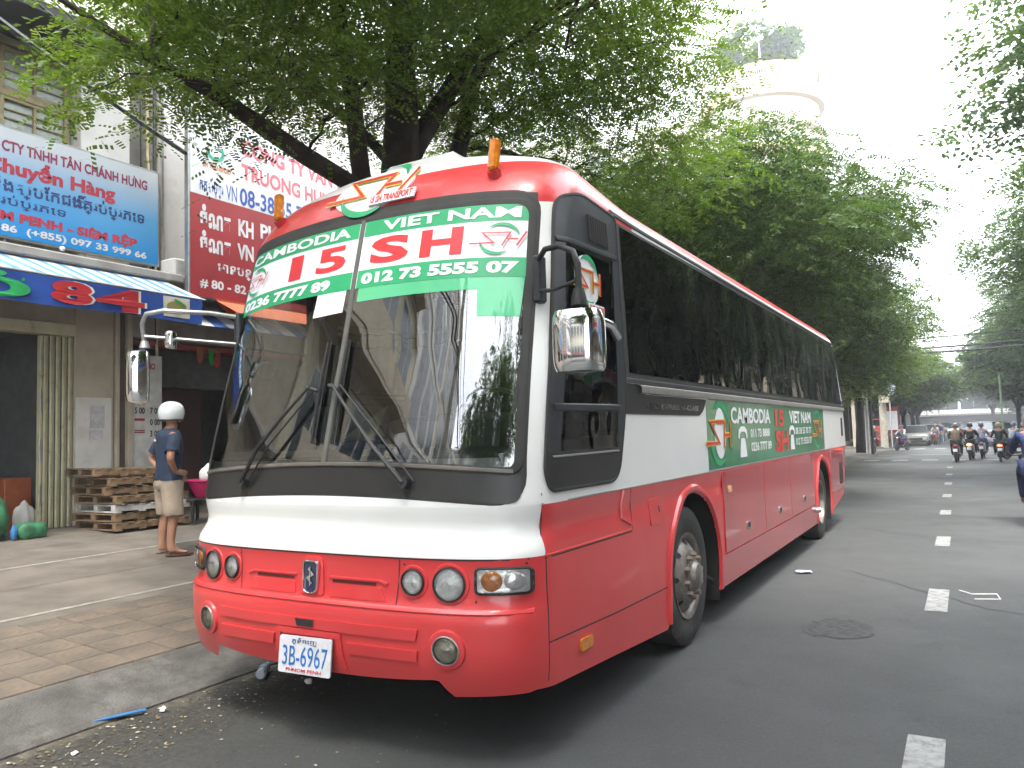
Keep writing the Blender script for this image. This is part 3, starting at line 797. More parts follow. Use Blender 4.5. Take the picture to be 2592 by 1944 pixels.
for k, (y, z, c) in enumerate(((4.62, 3.02, (.30, .07, .02)), (4.86, 3.0, (.02, .28, .04)), (4.95, 2.96, (.35, .02, .02)))):
    o = MB().prism([(y-.07, z+.2), (y+.07, z+.2), (y+.055, z), (y+.02, z-.06), (y-.03, z-.06), (y-.055, z)], 'X', F+.02, F+.035).build('paper_lantern', material('lantern', c, .6)); tag(o, ['orange hanging paper decoration under the awning', 'green hanging paper decoration under the awning', 'small red paper decoration by the bus windshield edge'][k], 'decoration')

# cables and pipes running down the recess between the two shop houses
for k, (pts, r_, m, lab) in enumerate((([(F+.1, 3.58, 8.5), (F+.1, 3.60, 6.2), (F+.12, 3.66, 5.3), (F+.14, 3.72, 4.3), (F+.14, 3.74, 3.0)], .022, material('yellowed_cable', (.36, .31, .18), .6), 'thick yellowed cable hanging in the recess beside the red sign'),
                            ([(F+.1, 3.46, 8.5), (F+.11, 3.48, 6.0), (F+.12, 3.58, 5.0), (F+.14, 3.70, 4.2), (F+.14, 3.72, 3.2)], .014, m_cable, 'thin dark cable hanging left of the yellowed cable'),
                            ([(F+.08, 3.72, 8.5), (F+.08, 3.72, 6.0), (F+.08, 3.74, 5.4), (F+.1, 3.70, 4.6)], .016, m_cable, 'black cable looping beside the drain pipe'))):
    o = MB().tube(pts, r_, 8).build('cable', m); tag(o, lab, 'cable')
o = MB().tube([(F+.02, 3.85, 9.5), (F+.02, 3.86, 5.2), (F+.02, 3.9, 4.8), (F+.02, 3.9, 4.28)], .05, 10).build('drain_pipe', m_conc); tag(o, 'grey drain pipe on the wall beside the red sign', 'pipe')

# pallets: two leaning stacks of wooden pallets
def pallet(root, w, d, m=m_pallet):
    """deck boards run along x(w); local, base at z=0"""
    for i, y in enumerate(np.linspace(-d/2+.05, d/2-.05, 3)):
        MBq = MB().box((0, y, .055), (w, .09, .07), bev=.004); MBq.build('stringer', m, root)
    for i, x in enumerate(np.linspace(-w/2+.05, w/2-.05, 7)):
        MB().box((x, 0, .10), (.095, d, .018), bev=.003).build('deck_board', m, root)
    for i, x in enumerate(np.linspace(-w/2+.05, w/2-.05, 4)):
        MB().box((x, 0, .009), (.10, d, .018), bev=.003).build('bottom_board', m, root)
m_wpal = material('white_boards', (.50, .49, .46), .7, dirt=(.2, .17, .13), dscale=8)
pr0 = empty('wooden_pallet', (0, 0, 0)); pallet(pr0, 1.15, .95)
idx = kids_index()
PL = [('bottom brown pallet of the stack in front of the shop pillar', -7.35, 3.02, 0, 0), ('second brown pallet resting on the bottom one of the stack', -7.42, 3.00, .12, 4), ('white painted pallet in the middle of the brown stack', -7.38, 3.05, .24, -2),
      ('brown pallet lying directly on the white one', -7.38, 3.02, .36, 2), ('slightly turned pallet third from the top of the stack', -7.45, 3.0, .48, -5), ('brown pallet second from the top of the stack', -7.44, 3.04, .60, -3), ('topmost pallet of the stack overhanging to the left', -7.50, 2.92, .73, -8)]
for k, (lab, x, y, z, a) in enumerate(PL):
    o = pr0 if k == 0 else copy_tree(pr0, None, idx)
    o.location = (x, y, .455+z); o.rotation_euler = (0, (.035 if k == 6 else .01), R(90+a)); tag(o, lab, 'pallet', 'pallets stacked by the shop')
    if k == 2:
        for c in children(o):
            c.data = c.data.copy(); c.data.materials[0] = m_wpal
bpy.context.view_layer.update()
cup = empty('plastic_cup', (-7.35, 3.35, 1.31), 0, 'pale yellow drink cup with a straw on the top pallet', 'cup')
MB().lathe([(0, 0), (.035, 0), (.048, .13), (.044, .13), (.032, .01)], (-7.35, 3.35, 1.31), 'Z', 14).build('cup', material('cup', (.55, .55, .30), .4), cup)
MB().tube([(-7.35, 3.35, 1.33), (-7.36, 3.33, 1.5), (-7.36, 3.31, 1.58)], .005, 6).build('straw', material('straw', (.5, .55, .1), .4), cup)
# pink basin, yellow bag, vendor goods right of the man
bn = MB().lathe([(0, .01), (.20, .01), (.30, .24), (.33, .25), (.33, .27), (.28, .27), (.18, .03), (0, .03)], (-6.90, 3.94, .80), 'Z', 28).build('pink_basin', material('pink_plastic', (.50, .02, .12), .35)); tag(bn, 'deep pink plastic basin behind the standing man', 'basin')
st = empty('low_stool', (-6.98, 3.76, .44), 0, 'low dark stool carrying the pink basin', 'stool')
slab(st, 'stool_top', m_dark, -7.20, -6.76, 3.54, 3.98, .76, .80)
for x in (-7.16, -6.80):
    for y in (3.58, 3.94): slab(st, 'leg', m_dark, x-.02, x+.02, y-.02, y+.02, .45, .76, .003)
sack('white_bundle', (-6.90, 3.98, 1.0), (.12, .15, .17), m_white, 'white cloth bundle in the pink basin', 'bundle', 4)
# ---------------------------------------------------------------- the coach: body surface
def interp(t,x):
    if x<=t[0][0]: return t[0][1]
    for (a,b),(c,d) in zip(t,t[1:]):
        if x<=c:
            return b+(d-b)*(x-a)/(c-a)
    return t[-1][1]
def smooth(t):
    # resample with light smoothing -> dense table
    lo,hi=t[0][0],t[-1][0]; n=int((hi-lo)/.01)+1
    ys=[interp(t,lo+i*.01) for i in range(n+1)]
    for _ in range(3):
        ys=[ys[0]]+[(ys[i-1]+2*ys[i]+ys[i+1])/4 for i in range(1,len(ys)-1)]+[ys[-1]]
    def f(x):
        u=(x-lo)/.01
        if u<=0: return ys[0]
        i=int(u)
        if i>=n: return ys[n]
        return ys[i]+(ys[i+1]-ys[i])*(u-i)
    return f
YC=smooth([(.24,-.75),(.38,-.82),(.47,-.85),(.56,-.864),(.70,-.868),(.748,-.864),(.764,-.832),(.87,-.822),(.985,-.820),(1.0,-.832),(1.03,-.818),(1.08,-.778),(1.12,-.760),(1.16,-.758),(1.21,-.768),(1.25,-.772),(1.30,-.762),(1.47,-.735),(1.8,-.65),(2.15,-.553),(2.54,-.455),(2.91,-.36),(3.0,-.33),(3.1,-.28),(3.2,-.205),(3.28,-.11),(3.35,.03),(3.40,.25),(3.43,.55),(3.45,1.0)])
WW=smooth([(.24,1.235),(.5,1.245),(.98,1.245),(1.06,1.24),(1.12,1.228),(1.2,1.24),(1.26,1.245),(1.95,1.245),(2.95,1.21),(3.05,1.185),(3.15,1.135),(3.25,1.04),(3.33,.88),(3.39,.65),(3.43,.35),(3.45,.08)])
DD=smooth([(.24,.42),(2.9,.42),(3.0,.44),(3.1,.48),(3.2,.55),(3.3,.68),(3.4,.9),(3.45,1.2)])
NN=smooth([(.24,3.0),(2.9,3.0),(3.2,2.6),(3.45,2.0)])
YR=smooth([(.24,10.05),(.5,10.22),(1.24,10.75),(1.97,10.6),(2.95,10.05),(3.15,9.9),(3.4,9.4),(3.45,8.9)])
def zcomp(Y, z):
    if z <= 2.9: return z
    t = min(1, max(0, (Y+.05)/1.2)); t = t*t*(3-2*t)
    return 2.9+(z-2.9)*(1-.30*t)
def zbot(X, Y):
    a = abs(X)
    if Y < -.52:
        if a < .78: return .385+.040*(a/.78)**2
        if a < .84: return .425-.085*(a-.78)/.06
        return .340+.03*(a-.84)/.4
    if Y < 1.25: return .375-.125*(Y+.52)/1.77
    if Y < 8.5: return .28
    return .28+.24*min(1, (Y-8.5)/1.6)
def zrow(z, X, Y):
    zb = zbot(X, Y)
    if z < .62: return zb+(z-.24)*(.62-zb)/(.38)
    return z
def SF(X, z):      # point on the nose
    W = WW(z); q = min(.9999, abs(X)/W); n = NN(z)
    Y = YC(z)+DD(z)*(1-(1-q**n)**(1/n))
    return Vector((X, Y, zcomp(Y, z)))
def SS(Y, z, sg=1):      # point on a flank
    W = WW(z); y0 = YC(z)+DD(z); y1 = YR(z)-.25; n = NN(z)
    if Y < y0: q = min(1, (y0-Y)/DD(z)); X = W*(1-q**n)**(1/n)
    elif Y > y1: q = min(1, (Y-y1)/.25); X = W*(1-q**3)**(1/3)
    else: X = W
    return Vector((sg*X, Y, zcomp(Y, z)))
def fF(u, v, off=0.):
    p = SF(u, v)
    if off:
        e = .004; a = SF(u+e, v)-SF(u-e, v); b = SF(u, v+e)-SF(u, v-e); p = p+a.cross(b).normalized()*off
    return p
def fS(u, v, off=0.):
    p = SS(u, v)
    if off:
        e = .004; a = SS(u+e, v)-SS(u-e, v); b = SS(u, v+e)-SS(u, v-e); p = p+a.cross(b).normalized()*off
    return p
def fL(u, v, off=0.):
    p = fS(u, v, off); return Vector((-p.x, p.y, p.z))

bus = empty('coach_bus', (0, 4.9, 0), 0, 'long red and white coach with green banner lettering parked at the kerb', 'bus')
# paint: white body, red below the waist and round the roof brow
def bus_paint():
    m = bpy.data.materials.new('coach_paint'); m.use_nodes = True; t = m.node_tree; L = t.links.new
    b = t.nodes['Principled BSDF']; b.inputs['Roughness'].default_value = .33; b.inputs['Coat Weight'].default_value = .35; b.inputs['Coat Roughness'].default_value = .05
    co = t.nodes.new('ShaderNodeTexCoord'); sx = t.nodes.new('ShaderNodeSeparateXYZ'); L(co.outputs['Object'], sx.inputs[0])
    def M_(op, a, c=None):
        x = t.nodes.new('ShaderNodeMath'); x.operation = op
        for k, s in ((0, a), (1, c)):
            if s is None: continue
            if isinstance(s, (int, float)): x.inputs[k].default_value = s
            else: L(s, x.inputs[k])
        return x.outputs[0]
    Y = M_('ADD', sx.outputs[1], 4.9); Z = sx.outputs[2]
    front = M_('LESS_THAN', Y, -.505)
    zl = M_('SUBTRACT', 1.245, M_('MULTIPLY', front, .245))
    low = M_('LESS_THAN', Z, zl)
    back = M_('GREATER_THAN', Y, .9)
    top = M_('MULTIPLY', M_('GREATER_THAN', Z, M_('ADD', 2.86, M_('MULTIPLY', back, .135))), M_('LESS_THAN', Z, 3.165))
    red = M_('MAXIMUM', low, top)
    n = t.nodes.new('ShaderNodeTexNoise'); n.inputs['Scale'].default_value = 2.5; n.inputs['Detail'].default_value = 7; L(co.outputs['Object'], n.inputs['Vector'])
    def mix(f, a, c):
        x = t.nodes.new('ShaderNodeMix'); x.data_type = 'RGBA'; L(f, x.inputs[0])
        for k, s in ((6, a), (7, c)):
            if isinstance(s, tuple): x.inputs[k].default_value = (*s, 1)
            else: L(s, x.inputs[k])
        return x.outputs[2]
    wh = mix(n.outputs[0], (.78, .78, .76), (.66, .66, .63)); rd = mix(n.outputs[0], (.62, .046, .048), (.53, .036, .040))
    c = mix(red, wh, rd)
    # road dust low on the skirt
    n2 = t.nodes.new('ShaderNodeTexNoise'); n2.inputs['Scale'].default_value = 4; n2.inputs['Detail'].default_value = 4; L(co.outputs['Object'], n2.inputs['Vector'])
    mr = t.nodes.new('ShaderNodeMapRange'); mr.inputs[1].default_value = .9; mr.inputs[2].default_value = .3; mr.inputs[3].default_value = 0; mr.inputs[4].default_value = .22; L(Z, mr.inputs[0])
    dm = M_('MULTIPLY', mr.outputs[0], n2.outputs[0])
    c = mix(dm, c, (.22, .13, .10))
    L(c, b.inputs['Base Color'])
    
    n4 = t.nodes.new('ShaderNodeTexNoise'); n4.inputs['Scale'].default_value = 1.6; n4.inputs['Detail'].default_value = 2; L(co.outputs['Object'], n4.inputs['Vector'])
    bp = t.nodes.new('ShaderNodeBump'); bp.inputs['Strength'].default_value = .5; bp.inputs['Distance'].default_value = .02; L(n4.outputs[0], bp.inputs['Height']); L(bp.outputs[0], b.inputs['Normal']); L(bp.outputs[0], b.inputs['Coat Normal'])
    return m
m_paint = bus_paint()
m_red = material('red_paint', (.60, .043, .046), .36, coat=.5, var=.06, vscale=3)
m_redd = material('dull_red_panel', (.46, .024, .032), .26, coat=.9, var=.08, vscale=2.2, dirt=(.26, .07, .06), dscale=3, dlo=.55, dhi=.85)
m_whp = material('white_gloss', (.76, .76, .74), .25, coat=.5, var=.03)
m_gask = material('black_gasket', (.028, .027, .025), .68, var=.15)
m_blkp = material('black_gloss_panel', (.024, .023, .022), .42, var=.1)
m_blkm = material('black_matt_panel', (.030, .032, .036), .42)
m_chrome = material('chrome', (.85, .85, .86), .06, 1., var=.02)
m_alu = material('dull_aluminium', (.42, .41, .39), .38, .7, var=.06)
m_bwhite = material('banner_white', (.74, .74, .76), .35, var=.02)
m_bgreen = material('banner_green_print', (.02, .33, .13), .35, var=.05)
m_bred = material('banner_red_print', (.60, .03, .035), .35, var=.05)
m_yel = material('yellow_print', (.75, .60, .08), .4)
m_amber = material('amber_lens', (.62, .20, .015), .15, var=.15, vscale=30, coat=.8)
m_lens = glass('lamp_lens', (.93, .94, .94), 1.5, wob=.004, wscale=60)
m_wsg = glass('windshield_glass', (.62, .68, .66), 2.8, wob=.006, wscale=1.3)
m_sdg = glass('tinted_side_glass', (.10, .115, .105), 2.8, wob=.05, wscale=1.3)
m_drg = glass('cab_side_glass', (.40, .44, .42), 1.8, wob=.01, wscale=2)
m_vis = glass('green_visor_film', (.30, .80, .50), 1.5, base=(.16, .70, .36), basew=.62)

WZ = lambda X, v: v-.05*(X/1.1)**2          # windshield bands droop towards the corners
fW = lambda u, v, off=0.: fF(u, WZ(u, v), off)
ws_poly = roundpoly([(-1.145, 1.46), (1.145, 1.46), (1.085, 2.905), (-1.085, 2.905)], [.07, .07, .09, .09])
ws_out = roundpoly([(-1.168, 1.305), (1.168, 1.305), (1.108, 2.965), (-1.108, 2.965)], [.14, .14, .12, .12])
cab_out = roundpoly([(-.445, 1.305), (.42, 1.305), (.585, 1.80), (.60, 2.94), (.10, 2.965), (-.14, 2.89), (-.18, 2.74), (-.27, 2.32), (-.41, 1.725), (-.475, 1.40)], [.06, .13, .2, .06, .1, .10, .1, .2, .2, .1])
pas_out = roundpoly([(.57, 1.905), (10.42, 1.905), (9.98, 2.945), (.57, 2.975)], [.03, .12, .12, .03])
ARCH = [(1.876, .60), (7.93, .60)]

# body grid
ths = []
W0, D0, N0 = 1.245, .42, 3.0
def se(th): return W0*math.sin(th)**(2/N0), D0*(1-math.cos(th)**(2/N0))
tt = [PI/2*i/4000 for i in range(4001)]; acc = [0]; pp_ = se(0)
for th in tt[1:]:
    q = se(min(th, PI/2-1e-9)); acc.append(acc[-1]+math.hypot(q[0]-pp_[0], q[1]-pp_[1])); pp_ = q
NF = 46; j = 0
for i in range(NF+1):
    s = acc[-1]*i/NF
    while j < 4000 and acc[j] < s: j += 1
    ths.append(min(tt[j], PI/2-1e-9))
NS, NRr = 250, 10
zs = [.24+.0345*i for i in range(80)]
zs = sorted(set([round(z, 4) for z in zs if z < 2.9]+[1.0, 1.245]+[2.9, 2.95, 3.0, 3.05, 3.1, 3.15, 3.2, 3.24, 3.28, 3.31, 3.34, 3.365, 3.39, 3.41, 3.43, 3.445]))
def colpt(k, z):      # k along the half outline
    W, D, n, yc, yr = WW(z), DD(z), NN(z), YC(z), YR(z)
    y0, y1 = yc+D, yr-.25
    if k <= NF: th = ths[k]; return (W*math.sin(th)**(2/n), yc+D*(1-math.cos(th)**(2/n)))
    k -= NF
    if k <= NS: return (W, y0+(y1-y0)*k/NS)
    th = PI/2*(1-(k-NS)/NRr); return (W*math.sin(max(th, 1e-9))**(2/3), y1+.25*math.cos(th)**(2/3))
KN = NF+NS+NRr
rows = []
for z in zs:
    h = []
    for k in range(KN+1):
        p = colpt(k, z); z2 = zrow(z, p[0], p[1])
        if z < .62: p = colpt(k, z2)
        h.append((p[0], p[1], zcomp(p[1], z2)))
    rows.append([(-x, y, q) for x, y, q in h[:0:-1]]+h[:-1])
NC = len(rows[0]); vs = [p for r in rows for p in r]; fs = []
for i in range(len(rows)-1):
    for k in range(NC):
        k2 = (k+1) % NC
        a = rows[i][k]; b = rows[i+1][k2]
        cx, cy, cz = (a[0]+b[0])/2, (a[1]+b[1])/2, (a[2]+b[2])/2
        zz = (zs[i]+zs[i+1])/2
        if cy < -.12 and abs(cx) < 1.115+.03*(2-zz) and 1.485 < zz and WZ(cx, 2.885) > zz: continue
        if -.40+.197*(zz-1.5) < cy < .47 and abs(cx) > 1.05 and 1.50 < zz < 2.63: continue
        if .66 < cy < 10.2-.5*(zz-1.9) and 1.955 < zz < 2.90: continue
        if abs(cx) > 1 and any(math.hypot(cy-yy, cz-.53) < r or (abs(cy-yy) < r and cz < .53) for yy, r in ARCH): continue
        fs.append((i*NC+k, i*NC+k2, (i+1)*NC+k2, (i+1)*NC+k))
top0 = (len(rows)-1)*NC
fs.append([top0+k for k in range(NC)])
body = MB(); body.add(vs, fs, 0, True)
body_o = body.build('body', m_paint, bus)
body_o.data.shade_flat if False else None

def part(name, mb, m, parent=bus, label=None, fix=True):
    o = mb.build(name, m, parent, fix)
    if label: o['label'] = label
    return o
# windshield
lower = [(x, z) for x, z in ws_out]
part('windshield_surround', strip(strip(MB(), ws_poly, .048, fW, -.002, .010), [(u, v) for u, v in ws_out], .026, fW, -.002, .006), m_gask)
part('apron_panel', patch(MB(), roundpoly([(-1.16, 1.305), (1.16, 1.305), (1.155, 1.45), (-1.155, 1.45)], [.11, .11, .01, .01]), fW, .005, .006, .06), m_blkp, label='black panel below the windshield')
for sg in (-1, 1):
    part('pillar_trim', patch(MB(), [(sg*1.10, 1.44), (sg*1.162, 1.44), (sg*1.103, 2.95), (sg*1.065, 2.95)][::sg], fW, .003, .006, .06), m_gask)
part('brow_trim', patch(MB(), [(-1.1, 2.89), (1.1, 2.89), (1.1, 2.962), (-1.1, 2.962)], fW, .004, .006, .06), m_gask)
part('windshield', patch(MB(), ws_poly, fW, .003, 0, .06), m_wsg)
part('windshield_divider', strip(MB(), [(0, 1.47), (0, 2.9)], .040, fW, .0, .012, closed=False), material('divider_grey', (.10, .098, .09), .45))
part('lower_bead', strip(MB(), [(-1.12, 1.462), (1.12, 1.462)], .024, fW, .004, .012, closed=False), material('bead', (.13, .115, .10), .35))
# banner on the glass
bn = part('windshield_banner', patch(MB(), [(-1.085, 2.47), (1.085, 2.47), (1.075, 2.885), (-1.075, 2.885)], fW, .005, 0, .06), m_bwhite, label='white and green banner across the top of the windshield')
part('green_band', patch(MB(), [(-1.078, 2.79), (-.022, 2.79), (-.022, 2.887), (-1.072, 2.887)], fW, .0065, 0, .06), m_bgreen, bn)
part('green_band', patch(MB(), [(.022, 2.79), (1.078, 2.79), (1.072, 2.887), (.022, 2.887)], fW, .0065, 0, .06), m_bgreen, bn)
part('green_band', patch(MB(), [(-1.087, 2.468), (-.022, 2.468), (-.022, 2.578), (-1.084, 2.578)], fW, .0065, 0, .06), m_bgreen, bn)
part('green_band', patch(MB(), [(.022, 2.468), (1.087, 2.468), (1.084, 2.578), (.022, 2.578)], fW, .0065, 0, .06), m_bgreen, bn)
for s, u0, v0, u1, v1, m, bo in (('CAMBODIA', -1.045, 2.808, -.085, 2.872, m_bwhite, .03), ('VIET NAM', .16, 2.808, 1.035, 2.872, m_bwhite, .03), ('1', -.575, 2.605, -.465, 2.765, m_bred, .02), ('5', -.335, 2.605, -.095, 2.765, m_bred, .03),
                             ('S', .095, 2.605, .375, 2.768, m_bred, .04), ('H', .455, 2.605, .725, 2.768, m_bred, .04), ('0236 7777 89', -1.04, 2.487, -.19, 2.556, m_bwhite, .05), ('012 73 5555 07', .055, 2.487, 1.05, 2.556, m_bwhite, .05)):
    mb = MB(); text(mb, s, u0, v0, u1, v1, fW, .0085, bo); part('lettering', mb, m, bn, fix=False)
SHG = [([(-.24, .20), (.46, .20), (-.02, .86), (.74, .86), (.72, .0)], .12), ([(.76, .44), (1.04, .44)], .11), ([(1.12, .92), (1.10, .0)], .12)]
def sh_logo(parent, fn, cu, cv, w, h, off, shear=.04, yellow=True, disc=True, flip=False, bar=False, ring=m_bgreen, steps=(.003, .006, .009, .012)):
    sgn = -1 if flip else 1
    g = lambda x, y: (cu+sgn*((x-.52)+shear*(y-.5))*w*.92, cv+(y-.5)*h*.72)
    if disc:
        part('logo_disc', patch(MB(), ellipse(cu, cv, w*.46, h*.60, 30), fn, off+steps[0], 0, .08), m_bwhite, parent)
    e1 = ellipse(cu, cv, w*.49, h*.64, 40, 0.)
    for seg in ((range(2, 15)), (range(21, 34))):
        mb = MB(); k = list(seg); n = len(k); vs = []
        for a, i in enumerate(k):
            th = .11*h*math.sin(PI*(a+.3)/(n-.4))+.012*h
            p = e1[i % 40]; d = Vector((p[0]-cu, p[1]-cv)).normalized()
            vs += [fn(p[0]-d.x*th*.3, p[1]-d.y*th*.3, off+steps[1]), fn(p[0]+d.x*th, p[1]+d.y*th, off+steps[1])]
        mb.add(vs, [(2*a, 2*a+1, 2*a+3, 2*a+2) for a in range(n-1)]); part('logo_ring', mb, ring, parent, fix=False)
    if yellow:
        mb = MB()
        for p, t in SHG: stroke(mb, [g(x, y) for x, y in p], (t+.10)*h*.62, fn, off+steps[2])
        part('logo_outline', mb, m_yel, parent, fix=False)
    mb = MB()
    for k_, (p, t) in enumerate(SHG): stroke(mb, [g(x, y) for x, y in p], t*h*.62, fn, off+steps[3]+.0006*k_)
    part('logo_letters', mb, m_bred, parent, fix=False)
sh_logo(bn, fW, .935, 2.683, .215, .125, .006, disc=False, yellow=False, shear=.20)
sh_logo(bn, fW, -.935, 2.683, .215, .125, .006, disc=False, yellow=False, shear=.20)
part('visor_film', patch(MB(), roundpoly([(.045, 2.385), (.845, 2.40), (.86, 2.25), (1.08, 2.25), (1.085, 2.468), (.045, 2.468)], .004), fW, .005, 0, .06), m_vis, label='translucent green sun film behind the glass')
part('paper_notice', patch(MB(), [(-.29, 2.325), (-.055, 2.335), (-.05, 2.468), (-.28, 2.468)], fW, .005, 0, .06), m_bwhite)
# brow emblem on the roof front
fB = fF
part('brow_emblem_plate', patch(MB(), ellipse(.0, 3.115, .30, .15, 30, .06), fB, .010, .010, .06), m_bwhite)
sh_logo(bus, fB, .0, 3.125, .48, .27, .010, disc=False, shear=.20)
mb = MB(); patch(mb, [(.02, 2.985), (.36, 2.985), (.36, 3.045), (.02, 3.045)], fB, .027, .012, .06); pl = part('brow_name_strip', mb, m_bwhite)
mb = MB(); text(mb, '15 SH TRANSPORT', .035, 2.992, .345, 3.038, fB, .030, .03); part('lettering', mb, m_bred, pl, fix=False)
# clearance lights
for sg in (-1, 1):
    mb = MB(); c0 = fF(sg*.845, 3.05, .0); c1 = c0+Vector((sg*.012, .008, .20))
    mb.tube([c0+Vector((0, .02, -.02)), c0+Vector((0, -.015, .03))], [.036, .042], 8); part('lamp_base', mb, m_red)
    d = (c1-c0).normalized()
    part('clearance_lamp', MB().box(c0+d*.115+Vector((0, -.018, 0)), (.062, .055, .185), rot=Euler((-.10, sg*.06, 0)), bev=.014), m_amber)
# roof air unit
mb = MB(); vs = []; 
for (x, y, z) in ((-.75, .55, 3.26), (.75, .55, 3.26), (.75, 3.4, 3.2), (-.75, 3.4, 3.2)): vs.append((x, y, z))
for (x, y, z) in ((-.5, .85, 3.44), (.5, .85, 3.44), (.5, 3.1, 3.36), (-.5, 3.1, 3.36)): vs.append((x, y, z))
mb.add(vs, [(0, 1, 2, 3), (4, 7, 6, 5), (0, 4, 5, 1), (1, 5, 6, 2), (2, 6, 7, 3), (3, 7, 4, 0)]); part('roof_air_unit', mb, m_whp)
part('roof_hatch', MB().box((.08, .30, 3.33), (.62, .50, .15), bev=.055), m_whp)
# wipers
def wiper(px, pz, ax, az, bt, bb, px2=None):
    root = part('wiper', MB().tube([fW(px, pz, .0), fW(px, pz, .05)], .03, 10).tube([fW(px, pz, .045), fW((px*2+ax)/3, (pz*2+az)/3, .085), fW((px+ax*2)/3, (pz+az*2)/3, .08), fW(ax, az, .06)], [.014, .011, .009, .008], 6), m_black)
    part('wiper_arm', MB().tube([fW(px+.055, pz+.01, .03), fW((px*2+ax)/3+.06, (pz*2+az)/3+.02, .06), fW(ax+.05, az, .05)], .005, 6), m_black, root)
    part('wiper_blade', MB().tube([fW(bt[0], bt[1], .030), fW((bt[0]+bb[0])/2, (bt[1]+bb[1])/2, .036), fW(bb[0], bb[1], .030)], [.007, .011, .007], 6, flat=1.2).tube([fW(bt[0], bt[1], .012), fW(bb[0], bb[1], .012)], .006, 4), m_black, root)
    part('wiper_link', MB().tube([fW(ax-.03, az, .055), fW((bt[0]+bb[0])/2, (bt[1]+bb[1])/2, .045)], .012, 6), m_black, root)
wiper(-.61, 1.375, -.15, 1.885, (-.098, 2.15), (-.088, 1.57))
wiper(.577, 1.375, .02, 1.885, (.052, 2.15), (.058, 1.565))

# ---- nose: lamps and bumper
def disc_on(u, v, r, fn, off, name, m, parent=bus, n=20): return part(name, patch(MB(), ellipse(u, v, r, r, n), fn, off, 0, r*.7), m, parent)
def dome(mb, u, v, r, fn, off, h, rings=5, n=24):
    vs = []
    for i in range(rings+1):
        t = i/rings
        for k in range(n):
            w = 2*PI*k/n; vs.append(fn(u+r*math.cos(PI/2*t)*math.cos(w), v+r*math.cos(PI/2*t)*math.sin(w), off+h*math.sin(PI/2*t)))
    return mb.add(vs, [(i*n+k, i*n+(k+1) % n, (i+1)*n+(k+1) % n, (i+1)*n+k) for i in range(rings) for k in range(n)], 0, True)
m_refl = material('lamp_reflector', (.78, .78, .76), .22, .45, var=.10, vscale=30, bump=.6, bscale=24)
m_fogr = material('fog_reflector', (.50, .47, .38), .2, .6, var=.2, vscale=20, bump=1, bscale=16)
for sg in (-1, 1):
    for (u, v, r, nm, mm) in ((.848, .878, .082, 'headlight', m_refl), (.652, .882, .064, 'inner_headlight', m_refl), (.850, .578, .068, 'fog_light', m_fogr)):
        U = u*sg; fog = nm == 'fog_light'
        h = part(nm, strip(MB(), ellipse(U, v, r+.010, r+.010, 28), .020 if not fog else .040, fF, -.002, .010 if not fog else .018, step=.03), m_red if True else m_chrome)
        mb = MB(); n = 24; vs = []
        for i, (rr_, of) in enumerate(((r, .012), (r*.75, .006), (r*.45, .004), (r*.2, .010), (0.001, .014))):
            for k in range(n):
                w = 2*PI*k/n; vs.append(fF(U+rr_*math.cos(w), v+rr_*math.sin(w), of))
        mb.add(vs, [(i*n+k, i*n+(k+1) % n, (i+1)*n+(k+1) % n, (i+1)*n+k) for i in range(4) for k in range(n)], 0, True); part('reflector', mb, mm, h)
        part('trim_ring', strip(MB(), ellipse(U, v, r-.002, r-.002, 28), .008, fF, .012, .010, step=.03), m_gask if not fog else m_alu, h)
        part('lens', dome(MB(), U, v, r-.004, fF, .014, .022), m_lens, h)
    u0, u1 = sorted((sg*.978, sg*1.205))
    ind = part('indicator_lamp', strip(MB(), rrect(u0, .836, u1, .955, .02), .014, fF, -.001, .016, step=.04), m_gask)
    part('reflector', patch(MB(), rrect(u0+.004, .84, u1-.004, .951, .018), fF, .004, 0, .04), m_refl, ind)
    um = sg*1.05
    part('amber_lamp', dome(MB(), um, .896, .048, fF, .006, .016), m_amber, ind)
    part('clear_lamp', dome(MB(), sg*1.145, .896, .042, fF, .006, .012), m_refl, ind)
    part('lens', patch(MB(), rrect(u0+.002, .838, u1-.002, .953, .02), fF, .024, .02, .04), m_lens, ind)
# badge
bd_ = part('badge', patch(MB(), roundpoly([(-.052, .945), (-.045, .80), (-.02, .785), (.02, .785), (.045, .80), (.052, .945), (.03, .955), (-.03, .955)][::-1], .012), fF, .022, .022, .04), material('badge_blue', (.01, .02, .06), .12, coat=1))
part('badge_rim', strip(MB(), roundpoly([(-.052, .945), (-.045, .80), (-.02, .785), (.02, .785), (.045, .80), (.052, .945), (.03, .955), (-.03, .955)][::-1], .012), .014, fF, .015, .014, step=.03), m_chrome, bd_)
mb = MB(); stroke(mb, [(-.012, .915), (.018, .885), (-.018, .865), (.012, .835)], .012, fF, .027); stroke(mb, [(0, .925), (0, .825)], .006, fF, .028); part('badge_mark', mb, m_chrome, bd_, fix=False)
mb = MB(); patch(mb, roundpoly([(-.085, .775), (.085, .775), (.075, .95), (.055, .978), (-.055, .978), (-.075, .95)], .02), fF, .010, .012, .05); part('badge_surround', mb, m_red)
